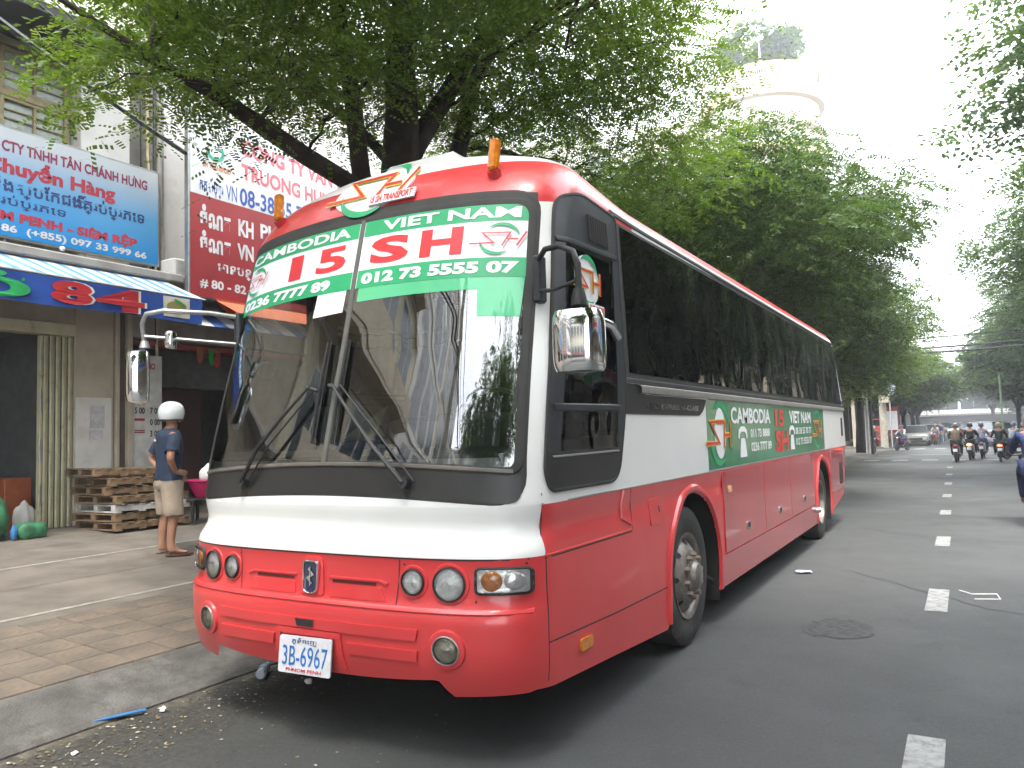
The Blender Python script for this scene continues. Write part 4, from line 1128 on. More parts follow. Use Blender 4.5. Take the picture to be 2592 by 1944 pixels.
# upper nose panel relief
for sg in (-1, 1):
    q = [(sg*.13, .842), (sg*.46, .842), (sg*.50, .775), (sg*.12, .775)][::-sg]
    part('nose_panel', patch(MB(), roundpoly(q, .012), fF, .008, .01, .05), m_red)
    part('nose_slot', patch(MB(), rrect(min(sg*.14, sg*.43), .850, max(sg*.14, sg*.43), .866, .004), fF, .003, 0, .05), material('slot_dark_red', (.10, .008, .01), .6))
    part('nose_lip', strip(MB(), [(sg*.12, .876), (sg*.45, .876), (sg*.50, .862)], .014, fF, 0, .010, closed=False), m_red)
    part('panel_gap', patch(MB(), [(sg*.560-.0025, .765), (sg*.560+.0025, .765), (sg*.575+.0025, .99), (sg*.575-.0025, .99)], fF, .0015, 0, .1), m_dark)
for (u, v) in ((.60, .965), (.50, .775), (.72, .775), (.98, .80), (-.6, .775), (-.58, .965), (1.19, .975), (-.30, .775)):
    part('bolt', dome(MB(), u, v, .006, fF, .0, .004, 2, 8), m_dark)
part('nose_seam', strip(MB(), [(-1.2, .995), (1.2, .995)], .008, fF, .0, .002, closed=False), m_dark)
part('bumper_ledge', strip(MB(), [(-1.215, .752), (-.6, .752), (.6, .752), (1.215, .752)], .024, fF, .0, .008, closed=False), m_red)
mb = MB()
for q in ([(-.72, .665), (-.70, .612), (.69, .612), (.705, .665)], ): patch(mb, roundpoly(q, .006), fF, .012, .014, .06)
part('bumper_rib', mb, m_red)
part('bumper_rib', patch(MB(), roundpoly([(-.70, .565), (-.68, .505), (-.262, .505), (-.245, .565)], .006), fF, .014, .016, .06), m_red)
part('bumper_rib', patch(MB(), roundpoly([(.262, .565), (.28, .512), (.69, .512), (.70, .565)], .006), fF, .014, .016, .06), m_red)
part('tow_hole', patch(MB(), [(-.068, .622), (.048, .622), (.055, .660), (-.078, .660)], fF, .018, 0, .06), m_dark)
for sg in (-1, 1):
    part('plate_frame', patch(MB(), [(min(sg*.20, sg*.245), .42), (max(sg*.20, sg*.245), .42), (max(sg*.20, sg*.23), .60), (min(sg*.20, sg*.23), .60)], fF, .012, .014, .05), m_red)
part('plate_frame', patch(MB(), [(-.23, .575), (.23, .575), (.225, .605), (-.225, .605)], fF, .012, .014, .05), m_red)
def fPl(u, v, off=0.): return Vector((u-.006, -.888+(v-.47)*.10-off, v+.02*u))
np_ = part('number_plate', patch(MB(), rrect(-.185, .378, .187, .566, .012), fPl, .004, .008, .1), material('plate_white', (.62, .63, .66), .35, var=.04, dirt=(.5, .48, .45), dscale=20))
for s, u0, v0, u1, v1, m, bo in (('\u1797\u17d2\u1793\u17c6\u1796\u17c1\u1789', -.095, .525, .085, .560, m_navy, .02), ('3B-6967', -.155, .418, .165, .518, material('plate_blue', (.015, .14, .42), .4), .0), ('PHNOM PENH', -.125, .388, .125, .406, m_redp, .02)):
    mb = MB(); text(mb, s, u0, v0, u1, v1, fPl, .006, bo); part('lettering', mb, m, np_, fix=False)
part('scuff', patch(MB(), [(.80, .50), (.86, .485), (.925, .515), (.93, .535), (.87, .505), (.82, .512)], fF, .006, 0, .05), material('scuffed_plastic', (.55, .30, .28), .8))

# ---- flank, driver's side
part('cab_surround', patch(MB(), cab_out, fS, .004, .006, .10), m_blkm) if False else None
# black frame of the cab window: ring built from four panels so that the glass stays open
part('cab_vent_panel', patch(MB(), roundpoly([(-.205, 2.64), (.585, 2.64), (.60, 2.94), (.10, 2.962), (-.14, 2.88), (-.18, 2.74)], [.01, .01, .05, .1, .1, .05]), fS, .010, .014, .06), m_blkm, label='matt black panel with louvres above the cab window')
part('cab_lower_panel', patch(MB(), roundpoly([(-.445, 1.308), (.40, 1.308), (.49, 1.50), (-.455, 1.50), (-.475, 1.40)], [.06, .12, .01, .01, .05]), fS, .010, .014, .06), m_blkp)
part('cab_pillar', patch(MB(), [(-.455, 1.50), (-.345, 1.50), (-.275, 1.8), (-.125, 2.64), (-.20, 2.64), (-.27, 2.32), (-.41, 1.725)], fS, .010, .014, .06), m_blkm)
part('cab_pillar', patch(MB(), [(.425, 1.50), (.49, 1.50), (.595, 1.80), (.595, 2.64), (.50, 2.64)], fS, .010, .014, .06), m_blkm)
part('cab_frame', strip(MB(), cab_out, .020, fS, .004, .010), m_gask)
part('cab_window', patch(MB(), [(-.40, 1.49), (.45, 1.49), (.52, 2.65), (-.15, 2.65)], fS, .006, 0, .06), m_drg)
part('window_bar', strip(MB(), [(-.37, 1.725), (.47, 1.735)], .045, fS, .004, .012, closed=False), m_blkm)
part('window_bar', strip(MB(), [(-.42, 1.475), (.42, 1.480)], .012, fS, .009, .008, closed=False), m_alu)
part('window_bar', strip(MB(), [(-.19, 2.645), (.56, 2.665)], .035, fS, .008, .010, closed=False), m_blkm)
part('grab_rail', MB().tube([fS(.02, 2.205, .03), fS(.1, 2.225, .045), fS(.3, 2.22, .045), fS(.44, 2.16, .03)], .028, 10), m_chrome)
for i in range(9):
    y = .175+i*.031; part('louvre', strip(MB(), [(y, 2.70), (y-.01, 2.855)], .014, fS, .010, .012, closed=False), m_gask)
mb = MB(); dk = part('cab_sticker', patch(mb, ellipse(.10, 2.455, .165, .145, 30), fS, .010, 0, .1), m_bwhite, label='round white and green sticker on the cab window')
sh_logo(dk, fS, .10, 2.455, .29, .20, .010, disc=False, flip=False)
mb = MB(); patch(mb, [(.08, 2.262), (.30, 2.262), (.30, 2.325), (.08, 2.325)], fS, .018, 0, .1); q_ = part('sticker_strip', mb, m_bwhite, dk)
mb = MB(); text(mb, 'SH TRANSPORT', .085, 2.272, .295, 2.315, fS, .024, .04); part('lettering', mb, m_bred, dk, fix=False)
part('corner_seam', strip(MB(), [(-.512, .40), (-.505, 1.0)], .007, fS, 0, .0015, closed=False), m_dark)
part('corner_seam', strip(MB(), [(-.505, 1.0), (-.50, 1.30)], .006, fS, 0, .0015, closed=False), m_dark)

# passenger glazing
for side, fn in ((1, fS), (-1, fL)):
    part('glazing_frame', strip(MB(), pas_out, .05, fn, -.003, .012, step=.2), m_gask)
    part('glazing_band', patch(MB(), [(.57, 2.885), (10.0, 2.885), (9.97, 2.945), (.57, 2.975)], fn, .002, .004, .3), m_gask)
    part('glazing_band', patch(MB(), [(.57, 1.90), (10.42, 1.90), (10.40, 1.97), (.57, 1.97)], fn, .002, .004, .3), m_gask)
    part('glazing_band', patch(MB(), [(.57, 1.95), (.68, 1.95), (.68, 2.90), (.57, 2.90)], fn, .002, .004, .3), m_gask)
    part('glazing_band', patch(MB(), [(10.05, 1.95), (10.38, 1.95), (10.0, 2.90), (9.78, 2.90)], fn, .002, .004, .3), m_gask)
    ed = [.66, 2.2, 3.82, 5.44, 7.06, 8.68, 10.2]
    for a, b_ in zip(ed, ed[1:]):
        top = b_ if b_ < 10 else 9.85
        part('side_window', patch(MB(), [(a+.006, 1.96), (b_-.006, 1.96), (top-.006, 2.895), (a+.006, 2.895)], fn, .004+(.0 if side > 0 else 0), 0, .25), m_sdg)
        if b_ < 10: part('window_post', patch(MB(), [(b_-.035, 1.95), (b_+.035, 1.95), (b_+.035, 2.9), (b_-.035, 2.9)], fn, -.03, .01, .3), m_dark)
fS2 = fS
part('belt_moulding', strip(MB(), [(.82, 1.862), (10.40, 1.862)], .062, fS, .0, .022, closed=False, step=.3), m_alu)
part('dark_fascia', patch(MB(), roundpoly([(.575, 1.70), (2.10, 1.70), (2.22, 1.745), (2.29, 1.83), (.90, 1.83), (.80, 1.89), (.575, 1.89)], [.02, .03, .05, .01, .02, .02, .01]), fS, .005, .006, .2), m_blkp, label='dark fascia with chrome script below the first window')
part('fascia_trim', strip(MB(), [(.60, 1.895), (.80, 1.892), (.92, 1.832), (2.3, 1.832)], .012, fS, .004, .008, closed=False), m_chrome)
mb = MB(); text(mb, 'AERO EXPRESS HI-CLASS', .90, 1.735, 2.06, 1.775, fS, .009, .02); part('chrome_script', mb, m_chrome, fix=False)
# green banner on the flank
sb = part('side_banner', patch(MB(), [(2.305, 1.262), (8.2, 1.262), (8.2, 1.828), (2.285, 1.828)], fS, .004, .004, .3), material('faded_green_print', (.014, .19, .075), .3, coat=.5), label='green advertising banner along the flank')
SBT = [('CAMBODIA', 3.02, 1.635, 4.62, 1.785, m_bwhite, .03), ('011 73 8888', 3.72, 1.50, 4.56, 1.585, m_bwhite, .03), ('0236 7777 89', 3.72, 1.365, 4.62, 1.455, m_bwhite, .03),
       ('15', 4.85, 1.60, 5.35, 1.79, m_bred, .04), ('SH', 4.85, 1.32, 5.55, 1.56, m_bred, .04), ('VIET NAM', 5.65, 1.635, 7.1, 1.785, m_bwhite, .03), ('08 38 55 70 77', 6.0, 1.50, 7.1, 1.585, m_bwhite, .02), ('012 73 5555 07', 6.0, 1.37, 7.1, 1.455, m_bwhite, .02)]
for s, u0, v0, u1, v1, m, bo in SBT:
    mb = MB(); text(mb, s, u0, v0, u1, v1, fS, .008, bo); part('lettering', mb, m, sb, fix=False)
sh_logo(sb, fS, 2.66, 1.555, .60, .37, .004, disc=False, steps=(.002, .003, .005, .008))
part('logo_disc', patch(MB(), ellipse(2.66, 1.555, .17, .215, 26), fS, .006, 0, .1), m_bwhite, sb)
sh_logo(sb, fS, 7.62, 1.555, .60, .37, .004, disc=False, steps=(.002, .003, .005, .008))
for cy_ in (3.42, 5.78):
    mb = MB()
    patch(mb, roundpoly([(cy_-.13, 1.325), (cy_+.13, 1.325), (cy_+.10, 1.44), (cy_+.07, 1.50), (cy_-.07, 1.50), (cy_-.10, 1.44)], .02), fS, .008, 0, .1)
    stroke(mb, [(cy_-.15, 1.50), (cy_-.13, 1.56), (cy_-.06, 1.585), (cy_+.06, 1.585), (cy_+.13, 1.56), (cy_+.15, 1.50)], .05, fS, .008)
    part('phone_mark', mb, m_bwhite, sb, fix=False)
# lower panels: seams and doors
LP = [(.63, 1.255, 'flank_panel')]
doors = [(2.675, 4.17), (4.185, 5.51), (5.525, 7.09)]
for a, b_ in doors:
    d = part('luggage_door', patch(MB(), rrect(a, .552, b_, 1.232, .012), fS, .010, .012, .2), m_redd)
    hx = a+.70*(b_-a)*.68+.0
    part('latch', patch(MB(), rrect(hx, .665, hx+.13, .735, .012), fS, .018, .01, .1), m_alu, d)
    part('latch_cup', patch(MB(), rrect(hx+.02, .68, hx+.11, .72, .01), fS, .020, 0, .1), m_dark, d)
part('skirt_panel', patch(MB(), rrect(2.56, .29, 7.24, .540, .01), fS, .010, .012, .3), m_redd)
part('rear_flank_panel', patch(MB(), rrect(8.62, .58, 10.3, 1.232, .02), fS, .008, .01, .3), m_redd)
part('front_flank_panel', patch(MB(), [(-.49, 1.002-.012), (-.485, .582), (1.14, .536), (1.20, .536), (1.235, .75), (1.30, .95), (1.36, 1.05), (1.18, 1.07), (.93, .93), (.625, .985)][::-1], fS, .006, .008, .1), m_red) if False else None
part('waist_seam', strip(MB(), [(-.515, .998), (.61, .992)], .012, fS, .0, .006, closed=False), m_red)
part('waist_seam_gap', strip(MB(), [(-.515, .987), (.61, .981)], .006, fS, .0, .0015, closed=False), m_dark)
part('panel_seam', strip(MB(), [(.622, .985), (.622, 1.24)], .008, fS, .0, .0015, closed=False), m_dark)
part('lower_seam', strip(MB(), [(-.515, .582), (.3, .552), (1.20, .535)], .009, fS, .0, .0015, closed=False), m_dark)
part('recess_edge', strip(MB(), [(.50, 1.235), (.46, 1.08), (.60, 1.03)], .03, fS, .0, .012, closed=False), m_red)
fl = part('fuel_flap', patch(MB(), rrect(.93, .975, 1.19, 1.145, .02), fS, .007, .008, .1), m_red)
part('flap_latch', patch(MB(), rrect(1.085, 1.05, 1.105, 1.09, .004), fS, .010, 0, .1), m_dark, fl)
for a, b_ in ((-.16, -.06),):
    part('side_marker', patch(MB(), rrect(-.175, .455, -.035, .515, .01), fS, .014, .016, .06), m_amber)
part('side_marker', patch(MB(), rrect(2.79, 1.045, 2.92, 1.10, .01), fS, .022, .012, .06), m_amber)
part('waist_line', strip(MB(), [(-.505, 1.248), (10.5, 1.248)], .010, fS, .0, .004, closed=False, step=.3), m_alu)
for y in (9.55, 9.62, 9.69, 9.76, 9.83): part('vent_slat', patch(MB(), rrect(y-.022, .66, y+.022, 1.10, .008), fS, .014, .006, .2), m_dark)
part('side_vent', patch(MB(), rrect(10.02, 1.42, 10.20, 1.72, .01), fS, .006, .006, .2), m_gask)
part('drip_rail', strip(MB(), [(.55, 2.985), (9.95, 2.955)], .018, fS, .0, .014, closed=False, step=.3), m_whp)
# fender arches
for yy, r in ARCH:
    for side, fn in ((1, fS), (-1, fL)):
        R0 = .640; pts = [(yy-R0, .285)]+[(yy+R0*math.cos(PI-w), .53+.62*math.sin(w)) for w in [PI*k/22 for k in range(23)]]+[(yy+R0, .285)]
        part('fender_arch', strip(MB(), pts, .072, fn, -.004, .026, closed=False, step=.06, ch=.4), m_red)
        mb = MB(); n = 20; vs = []
        for xx in (1.236, .74):
            vs += [(side*xx, yy-.60, .20)]+[(side*xx, yy+.60*math.cos(PI-PI*k/n), .53+.60*math.sin(PI*k/n)) for k in range(n+1)]+[(side*xx, yy+.60, .20)]
        k = n+3; mb.add(vs, [(i, i+1, k+i+1, k+i) for i in range(k-1)]+[list(range(k, 2*k))], 0, True)
        part('wheel_well', mb, m_dark)
part('mud_flap', MB().box((1.02, 2.50, .38), (.36, .02, .34), bev=.004), m_black)
part('step_bracket', MB().tube([(1.1, 2.38, .42), (1.18, 2.46, .36), (1.18, 2.5, .33)], .018, 8), m_black)
part('exhaust_tip', MB().tube([(1.2, 7.16, .47), (1.30, 7.2, .47)], .035, 10), m_alu)
# chassis between the wheels
mb = MB()
for a, b_ in ((-.35, 1.2), (2.55, 7.25), (8.6, 10.0)): mb.box((0, (a+b_)/2, .72), (2.1, b_-a, .60))
part('chassis', mb, m_dark)
# wheels
m_tyre = material('tyre_rubber', (.030, .029, .028), .75, var=.2, vscale=8, bump=.3, bscale=50, dirt=(.075, .07, .062), dscale=5, dlo=.5)
m_rim = material('dusty_rim', (.27, .245, .22), .5, .5, var=.2, vscale=10, dirt=(.10, .085, .07), dscale=8)
m_nut = material('nut_steel', (.30, .24, .19), .5, .5)
def wheel(y, side, rear=False):
    w = part('wheel', MB().box((0, 0, 0), (.01, .01, .01)), m_dark) if False else None
    xo = side*1.205
    prof = [(.30, -.29), (.40, -.30), (.475, -.28), (.508, -.25), (.512, -.05), (.500, -.022), (.47, -.006), (.40, .0), (.335, -.010), (.30, -.02)]
    T = MB().lathe([(r, side*h) for r, h in prof], (xo, y, .512), 'X', 48)
    for i in range(60):
        pass
    ty = part('tyre', T, m_tyre)
    if not rear:
        rp_ = [(.305, -.03), (.315, -.005), (.290, -.012), (.275, -.03), (.268, -.055), (.235, -.02), (.20, .010), (.18, .018), (.13, .020)]
    else:
        rp_ = [(.305, -.03), (.315, -.005), (.290, -.012), (.280, -.05), (.265, -.14), (.20, -.17), (.15, -.17)]
    rim = part('rim', MB().lathe([(r, side*h) for r, h in rp_], (xo, y, .512), 'X', 40), m_rim, ty)
    hb = [(.13, .02), (.13, .035), (.105, .045), (.09, .075), (.06, .088), (0, .088)] if not rear else [(.15, -.17), (.14, -.10), (.12, -.06), (.09, -.04), (0, -.035)]
    part('hub', MB().lathe([(r, side*h) for r, h in hb], (xo, y, .512), 'X', 24), m_rim, ty)
    base = .018 if not rear else -.17
    for i in range(10):
        a = 2*PI*i/10+.2; yy, zz = y+.155*math.cos(a), .512+.155*math.sin(a)
        part('wheel_nut', MB().cyl((xo+side*base, yy, zz), (xo+side*(base+.04), yy, zz), .020, .017, 6, smooth=False), m_nut, ty)
    for i in range(8):
        a = 2*PI*i/8; rr_ = .245; h = -.012 if not rear else -.15
        c = Vector((xo+side*(h+.003), y+rr_*math.cos(a), .512+rr_*math.sin(a)))
        vs = [c+Vector((side*(-.0)*0+(side*.0), .020*math.cos(2*PI*k/10), .020*math.sin(2*PI*k/10))) for k in range(10)]
        # tilt holes onto the dish
        vs = [Vector((xo+side*(-.055+(.268-math.hypot(v.y-y, v.z-.512))*1.0+.012) if not rear else xo+side*(-.14-.03*(.265-math.hypot(v.y-y, v.z-.512))/.065+.003), v.y, v.z)) for v in vs]
        part('hand_hole', MB().add(vs, [list(range(10))]), m_dark, ty)
    return ty
wheel(1.80, 1); wheel(1.80, -1); wheel(7.93, 1, True); wheel(7.93, -1, True)
# rear window and lamps (unseen end, kept simple)
part('rear_window', MB().box((0, 10.46, 2.4), (1.9, .02, .7)), m_blkp)

# ---- mirrors
mr_ = part('right_mirror', MB().box((1.175, -.36, 2.395), (.055, .07, .25), bev=.012), m_blkm)
part('mirror_arm', MB().tube([(1.18, -.38, 2.49), (1.25, -.43, 2.53), (1.34, -.45, 2.53), (1.42, -.46, 2.49), (1.445, -.46, 2.42), (1.445, -.46, 2.26)], [.014, .015, .016, .016, .017, .018], 10), m_black, mr_)
part('mirror_arm', MB().tube([(1.18, -.38, 2.33), (1.28, -.43, 2.315), (1.38, -.45, 2.33), (1.43, -.46, 2.34)], .011, 8), m_black, mr_)
part('mirror_boot', MB().tube([(1.445, -.46, 2.30), (1.445, -.46, 2.25), (1.445, -.46, 2.215)], [.026, .038, .040], 12), m_black, mr_)
def housing(cx, cy, cz, w, d, h, yaw):
    mb = MB(); n = 32; rings = 14; vs = []
    for i in range(rings+1):
        t = -1+2*i/rings; kz = (1-abs(t)**5)**(1/5) if abs(t) < 1 else .0
        for k in range(n):
            a = 2*PI*k/n; ca, sa = math.cos(a), math.sin(a)
            x = math.copysign(abs(ca)**.55, ca)*w/2*kz; y = math.copysign(abs(sa)**.7, sa)
            y = (y*d*.75 if y < 0 else y*d*.2)*kz
            vs.append(Vector((x*math.cos(yaw)-y*math.sin(yaw)+cx, x*math.sin(yaw)+y*math.cos(yaw)+cy, cz+t*h/2)))
    mb.add(vs, [(i*n+k, i*n+(k+1) % n, (i+1)*n+(k+1) % n, (i+1)*n+k) for i in range(rings) for k in range(n)], 0, True)
    return mb
part('mirror_housing', housing(1.445, -.46, 2.035, .255, .17, .345, R(8)), m_chrome, mr_)
ml = part('left_mirror', MB().box((-1.10, -.37, 2.33), (.05, .07, .26), bev=.012), m_blkm)
part('mirror_arm', MB().tube([(-1.10, -.40, 2.43), (-1.2, -.52, 2.452), (-1.38, -.74, 2.46), (-1.47, -.80, 2.44), (-1.51, -.80, 2.38), (-1.515, -.78, 2.25)], .016, 10), m_steel, ml)
part('mirror_arm', MB().tube([(-1.10, -.40, 2.25), (-1.3, -.62, 2.275), (-1.50, -.79, 2.30)], .010, 8), m_steel, ml)
part('mirror_boot', MB().tube([(-1.515, -.78, 2.27), (-1.515, -.78, 2.225)], [.022, .034], 10), m_steel, ml)
part('mirror_housing', housing(-1.52, -.78, 2.035, .22, .15, .37, R(-30)), m_chrome, ml)
part('round_mirror', housing(-1.31, -.72, 2.265, .10, .06, .12, R(-55)), m_chrome, ml)

# ---- inside the cab and saloon
m_dash = material('dashboard', (.13, .14, .14), .55, var=.1)
m_seat = material('seat_fabric', (.05, .06, .10), .85, var=.25, vscale=14)
m_curt = material('pale_blue_curtain', (.16, .26, .42), .9, var=.2, vscale=5)
m_int = material('interior_lining', (.16, .155, .13), .85)
part('floor', MB().box((0, 4.9, 1.22), (2.3, 10.6, .05)), m_dark)
part('ceiling', MB().box((0, 5.2, 2.99), (2.1, 9.6, .03)), m_int)
part('dashboard', MB().prism([(-.62, 1.30), (-.62, 1.50), (-.50, 1.535), (-.18, 1.52), (-.10, 1.44), (-.08, 1.30)], 'X', -1.05, 1.08), m_dash)
part('instrument_hood', MB().prism([(-.50, 1.53), (-.46, 1.68), (-.36, 1.715), (-.18, 1.69), (-.15, 1.53)], 'X', .24, .98), m_dash)
m_whl = material('steering_grey', (.12, .12, .12), .4)
part('steering_wheel', MB().tube([(.62+.235*math.cos(a), -.03+.20*math.sin(a)*.55, 1.72+.235*math.sin(a)*.62) for a in [2*PI*k/28 for k in range(28)]], .014, 8, closed=True).tube([(.62, -.03, 1.70), (.62, -.2, 1.52)], .03, 8).tube([(.40, -.03, 1.71), (.84, -.03, 1.71)], .012, 6), m_whl)
part('dash_papers', MB().box((-.02, -.40, 1.56), (.36, .2, .05), rz=.2), material('blue_folder', (.06, .12, .5), .5))
part('dash_papers', MB().add([(-.10, -.48, 1.60), (.14, -.46, 1.62), (.20, -.42, 1.78), (-.02, -.42, 1.66)], [(0, 1, 2, 3)]), material('pale_note', (.62, .66, .45), .7))
part('dash_papers', MB().box((.24, -.44, 1.55), (.14, .1, .02), rz=-.2), m_paper)
ds = part('driver_seat', MB().box((.62, .55, 1.62), (.50, .50, .14), bev=.04).box((.62, .80, 2.0), (.48, .14, .70), bev=.05).box((.62, .82, 2.42), (.26, .10, .18), bev=.03), m_seat)
part('cab_post', MB().tube([(-.2, .55, 1.25), (-.2, .55, 2.95)], .02, 8), m_alu)
part('fan', MB().sphere((-.95, -.28, 2.07), .06, 10, 6).tube([(-.97, -.3, 2.3), (-.96, -.28, 2.1)], .008, 5), m_black)
for sg in (-1, 1):
    part('cab_curtain', MB().add([(sg*(1.16-.02*(k % 2)), .30+.035*k, z) for k in range(10) for z in (1.85, 2.85)], [(2*k, 2*k+1, 2*k+3, 2*k+2) for k in range(9)], 0, True), m_curt if sg > 0 else m_int)
seat0 = None
smesh = MB().box((0, 0, .22), (.46, .46, .14), bev=.04).box((0, .26, .62), (.45, .13, .74), rot=Euler((-.15, 0, 0)), bev=.05).box((0, .31, 1.03), (.28, .09, .16), bev=.03).mesh()
smesh.materials.append(m_seat)
for i in range(11):
    for x in (-.95, -.48, .48, .95):
        o = link_mesh('passenger_seat', smesh, None, bus, (x, 1.25+i*.82-4.9, 1.42))
for (y, w) in ((1.75, .55), (2.3, .12), (3.9, .2), (5.5, .2), (7.1, .2), (8.75, .25)):
    mb = MB(); k_ = int(w/.03)+2
    mb.add([(1.165-.02*(k % 2), y+.03*k, z) for k in range(k_) for z in (2.02, 2.86)], [(2*k, 2*k+1, 2*k+3, 2*k+2) for k in range(k_-1)], 0, True)
    part('curtain', mb, m_curt)
# ---------------------------------------------------------------- trees
def leaf_mat(name, c1, c2, c3):
    m = bpy.data.materials.new(name); m.use_nodes = True; t = m.node_tree; L = t.links.new
    for n in list(t.nodes): t.nodes.remove(n)
    o = t.nodes.new('ShaderNodeOutputMaterial'); co = t.nodes.new('ShaderNodeTexCoord')
    n = t.nodes.new('ShaderNodeTexNoise'); n.inputs['Scale'].default_value = .9; n.inputs['Detail'].default_value = 4; L(co.outputs['Object'], n.inputs['Vector'])
    mr = t.nodes.new('ShaderNodeMapRange'); mr.inputs[1].default_value = .38; mr.inputs[2].default_value = .62; L(n.outputs['Fac'], mr.inputs[0])
    g = t.nodes.new('ShaderNodeNewGeometry')
    a = t.nodes.new('ShaderNodeMix'); a.data_type = 'RGBA'; a.inputs[6].default_value = (*c1, 1); a.inputs[7].default_value = (*c2, 1); L(mr.outputs[0], a.inputs[0])
    pw = t.nodes.new('ShaderNodeMath'); pw.operation = 'POWER'; pw.inputs[1].default_value = 3.; L(g.outputs['Random Per Island'], pw.inputs[0])
    b = t.nodes.new('ShaderNodeMix'); b.data_type = 'RGBA'; b.inputs[7].default_value = (*c3, 1); L(pw.outputs[0], b.inputs[0]); L(a.outputs[2], b.inputs[6])
    d = t.nodes.new('ShaderNodeBsdfPrincipled'); d.inputs['Roughness'].default_value = .5; d.inputs['Specular IOR Level'].default_value = .35; L(b.outputs[2], d.inputs['Base Color'])
    tr = t.nodes.new('ShaderNodeBsdfTranslucent')
    hs = t.nodes.new('ShaderNodeHueSaturation'); hs.inputs['Value'].default_value = 1.5; hs.inputs['Saturation'].default_value = 1.1; hs.inputs['Hue'].default_value = .485; L(b.outputs[2], hs.inputs['Color']); L(hs.outputs[0], tr.inputs[0])
    x = t.nodes.new('ShaderNodeMixShader'); x.inputs[0].default_value = .42; L(d.outputs[0], x.inputs[1]); L(tr.outputs[0], x.inputs[2]); L(x.outputs[0], o.inputs[0])
    return m
m_leaf = leaf_mat('tamarind_leaf', (.046, .094, .014), (.078, .148, .021), (.15, .215, .038))
m_leaf2 = leaf_mat('leaf_darker', (.027, .060, .014), (.046, .090, .019), (.09, .14, .03))

def norm(a): return a/np.maximum(1e-9, np.linalg.norm(a, axis=1, keepdims=True))
def leaf_mesh(P, D, Ls, per, leaf, width, nq, seed, droop=.45, pair=.55):
    """sprays: leaves set on both sides of drooping twigs, each leaf a row of narrow leaflet pairs"""
    r = np.random.default_rng(seed); N = len(P)
    t = np.tile(np.linspace(.12, 1, per), N); i = np.repeat(np.arange(N), per)
    d = D[i]; L_ = Ls[i][:, None]
    pos = P[i]+d*L_*t[:, None]+np.array([0, 0, -1])*(droop*L_*t[:, None]**2)
    side = norm(np.cross(d, np.array([0, 0, 1.])))
    sg = np.where(np.arange(len(t)) % 2 == 0, 1., -1.)[:, None]
    ld = norm(d*.55+side*sg+r.normal(0, .28, (len(t), 3))+np.array([0, 0, -.25]))
    nrm = norm(np.array([0, 0, 1.])+r.normal(0, .38, (len(t), 3)))
    wd = norm(np.cross(ld, nrm)); nn = np.cross(wd, ld)
    ll = leaf*r.uniform(.7, 1.25, (len(t), 1)); ww = width*r.uniform(.8, 1.2, (len(t), 1))
    V = np.empty((len(t), nq, 4, 3))
    for q in range(nq):
        a0, a1 = q/nq, (q+pair)/nq; ws = ww*(1-.5*abs((q+.5)/nq-.4))*.5
        c0, c1 = pos+ld*ll*a0-nn*0, pos+ld*ll*a1
        sag0, sag1 = -.16*ll*a0**2, -.16*ll*a1**2
        dz = np.array([0, 0, 1.])
        V[:, q, 0] = c0-wd*ws+dz*sag0; V[:, q, 1] = c0+wd*ws+dz*sag0; V[:, q, 2] = c1+wd*ws*.9+dz*sag1; V[:, q, 3] = c1-wd*ws*.9+dz*sag1
    V = V.reshape(-1, 3); nf = len(V)//4
    me = bpy.data.meshes.new('crown'); me.vertices.add(len(V)); me.vertices.foreach_set('co', V.astype(np.float32).ravel())
    me.loops.add(nf*4); me.loops.foreach_set('vertex_index', np.arange(nf*4, dtype=np.int32))
    me.polygons.add(nf); me.polygons.foreach_set('loop_start', np.arange(0, nf*4, 4, dtype=np.int32)); me.polygons.foreach_set('loop_total', np.full(nf, 4, np.int32))
    me.update(calc_edges=True)
    return me
def curve(p0, p1, sag, n=6, jit=.0, seed=0):
    r = random.Random(seed); p0, p1 = Vector(p0), Vector(p1); out = []
    for k in range(n+1):
        t = k/n; p = p0.lerp(p1, t); p.z += sag*4*t*(1-t)
        if 0 < k < n: p += Vector((r.uniform(-jit, jit), r.uniform(-jit, jit), r.uniform(-jit, jit)*.5))
        out.append(p)
    return out
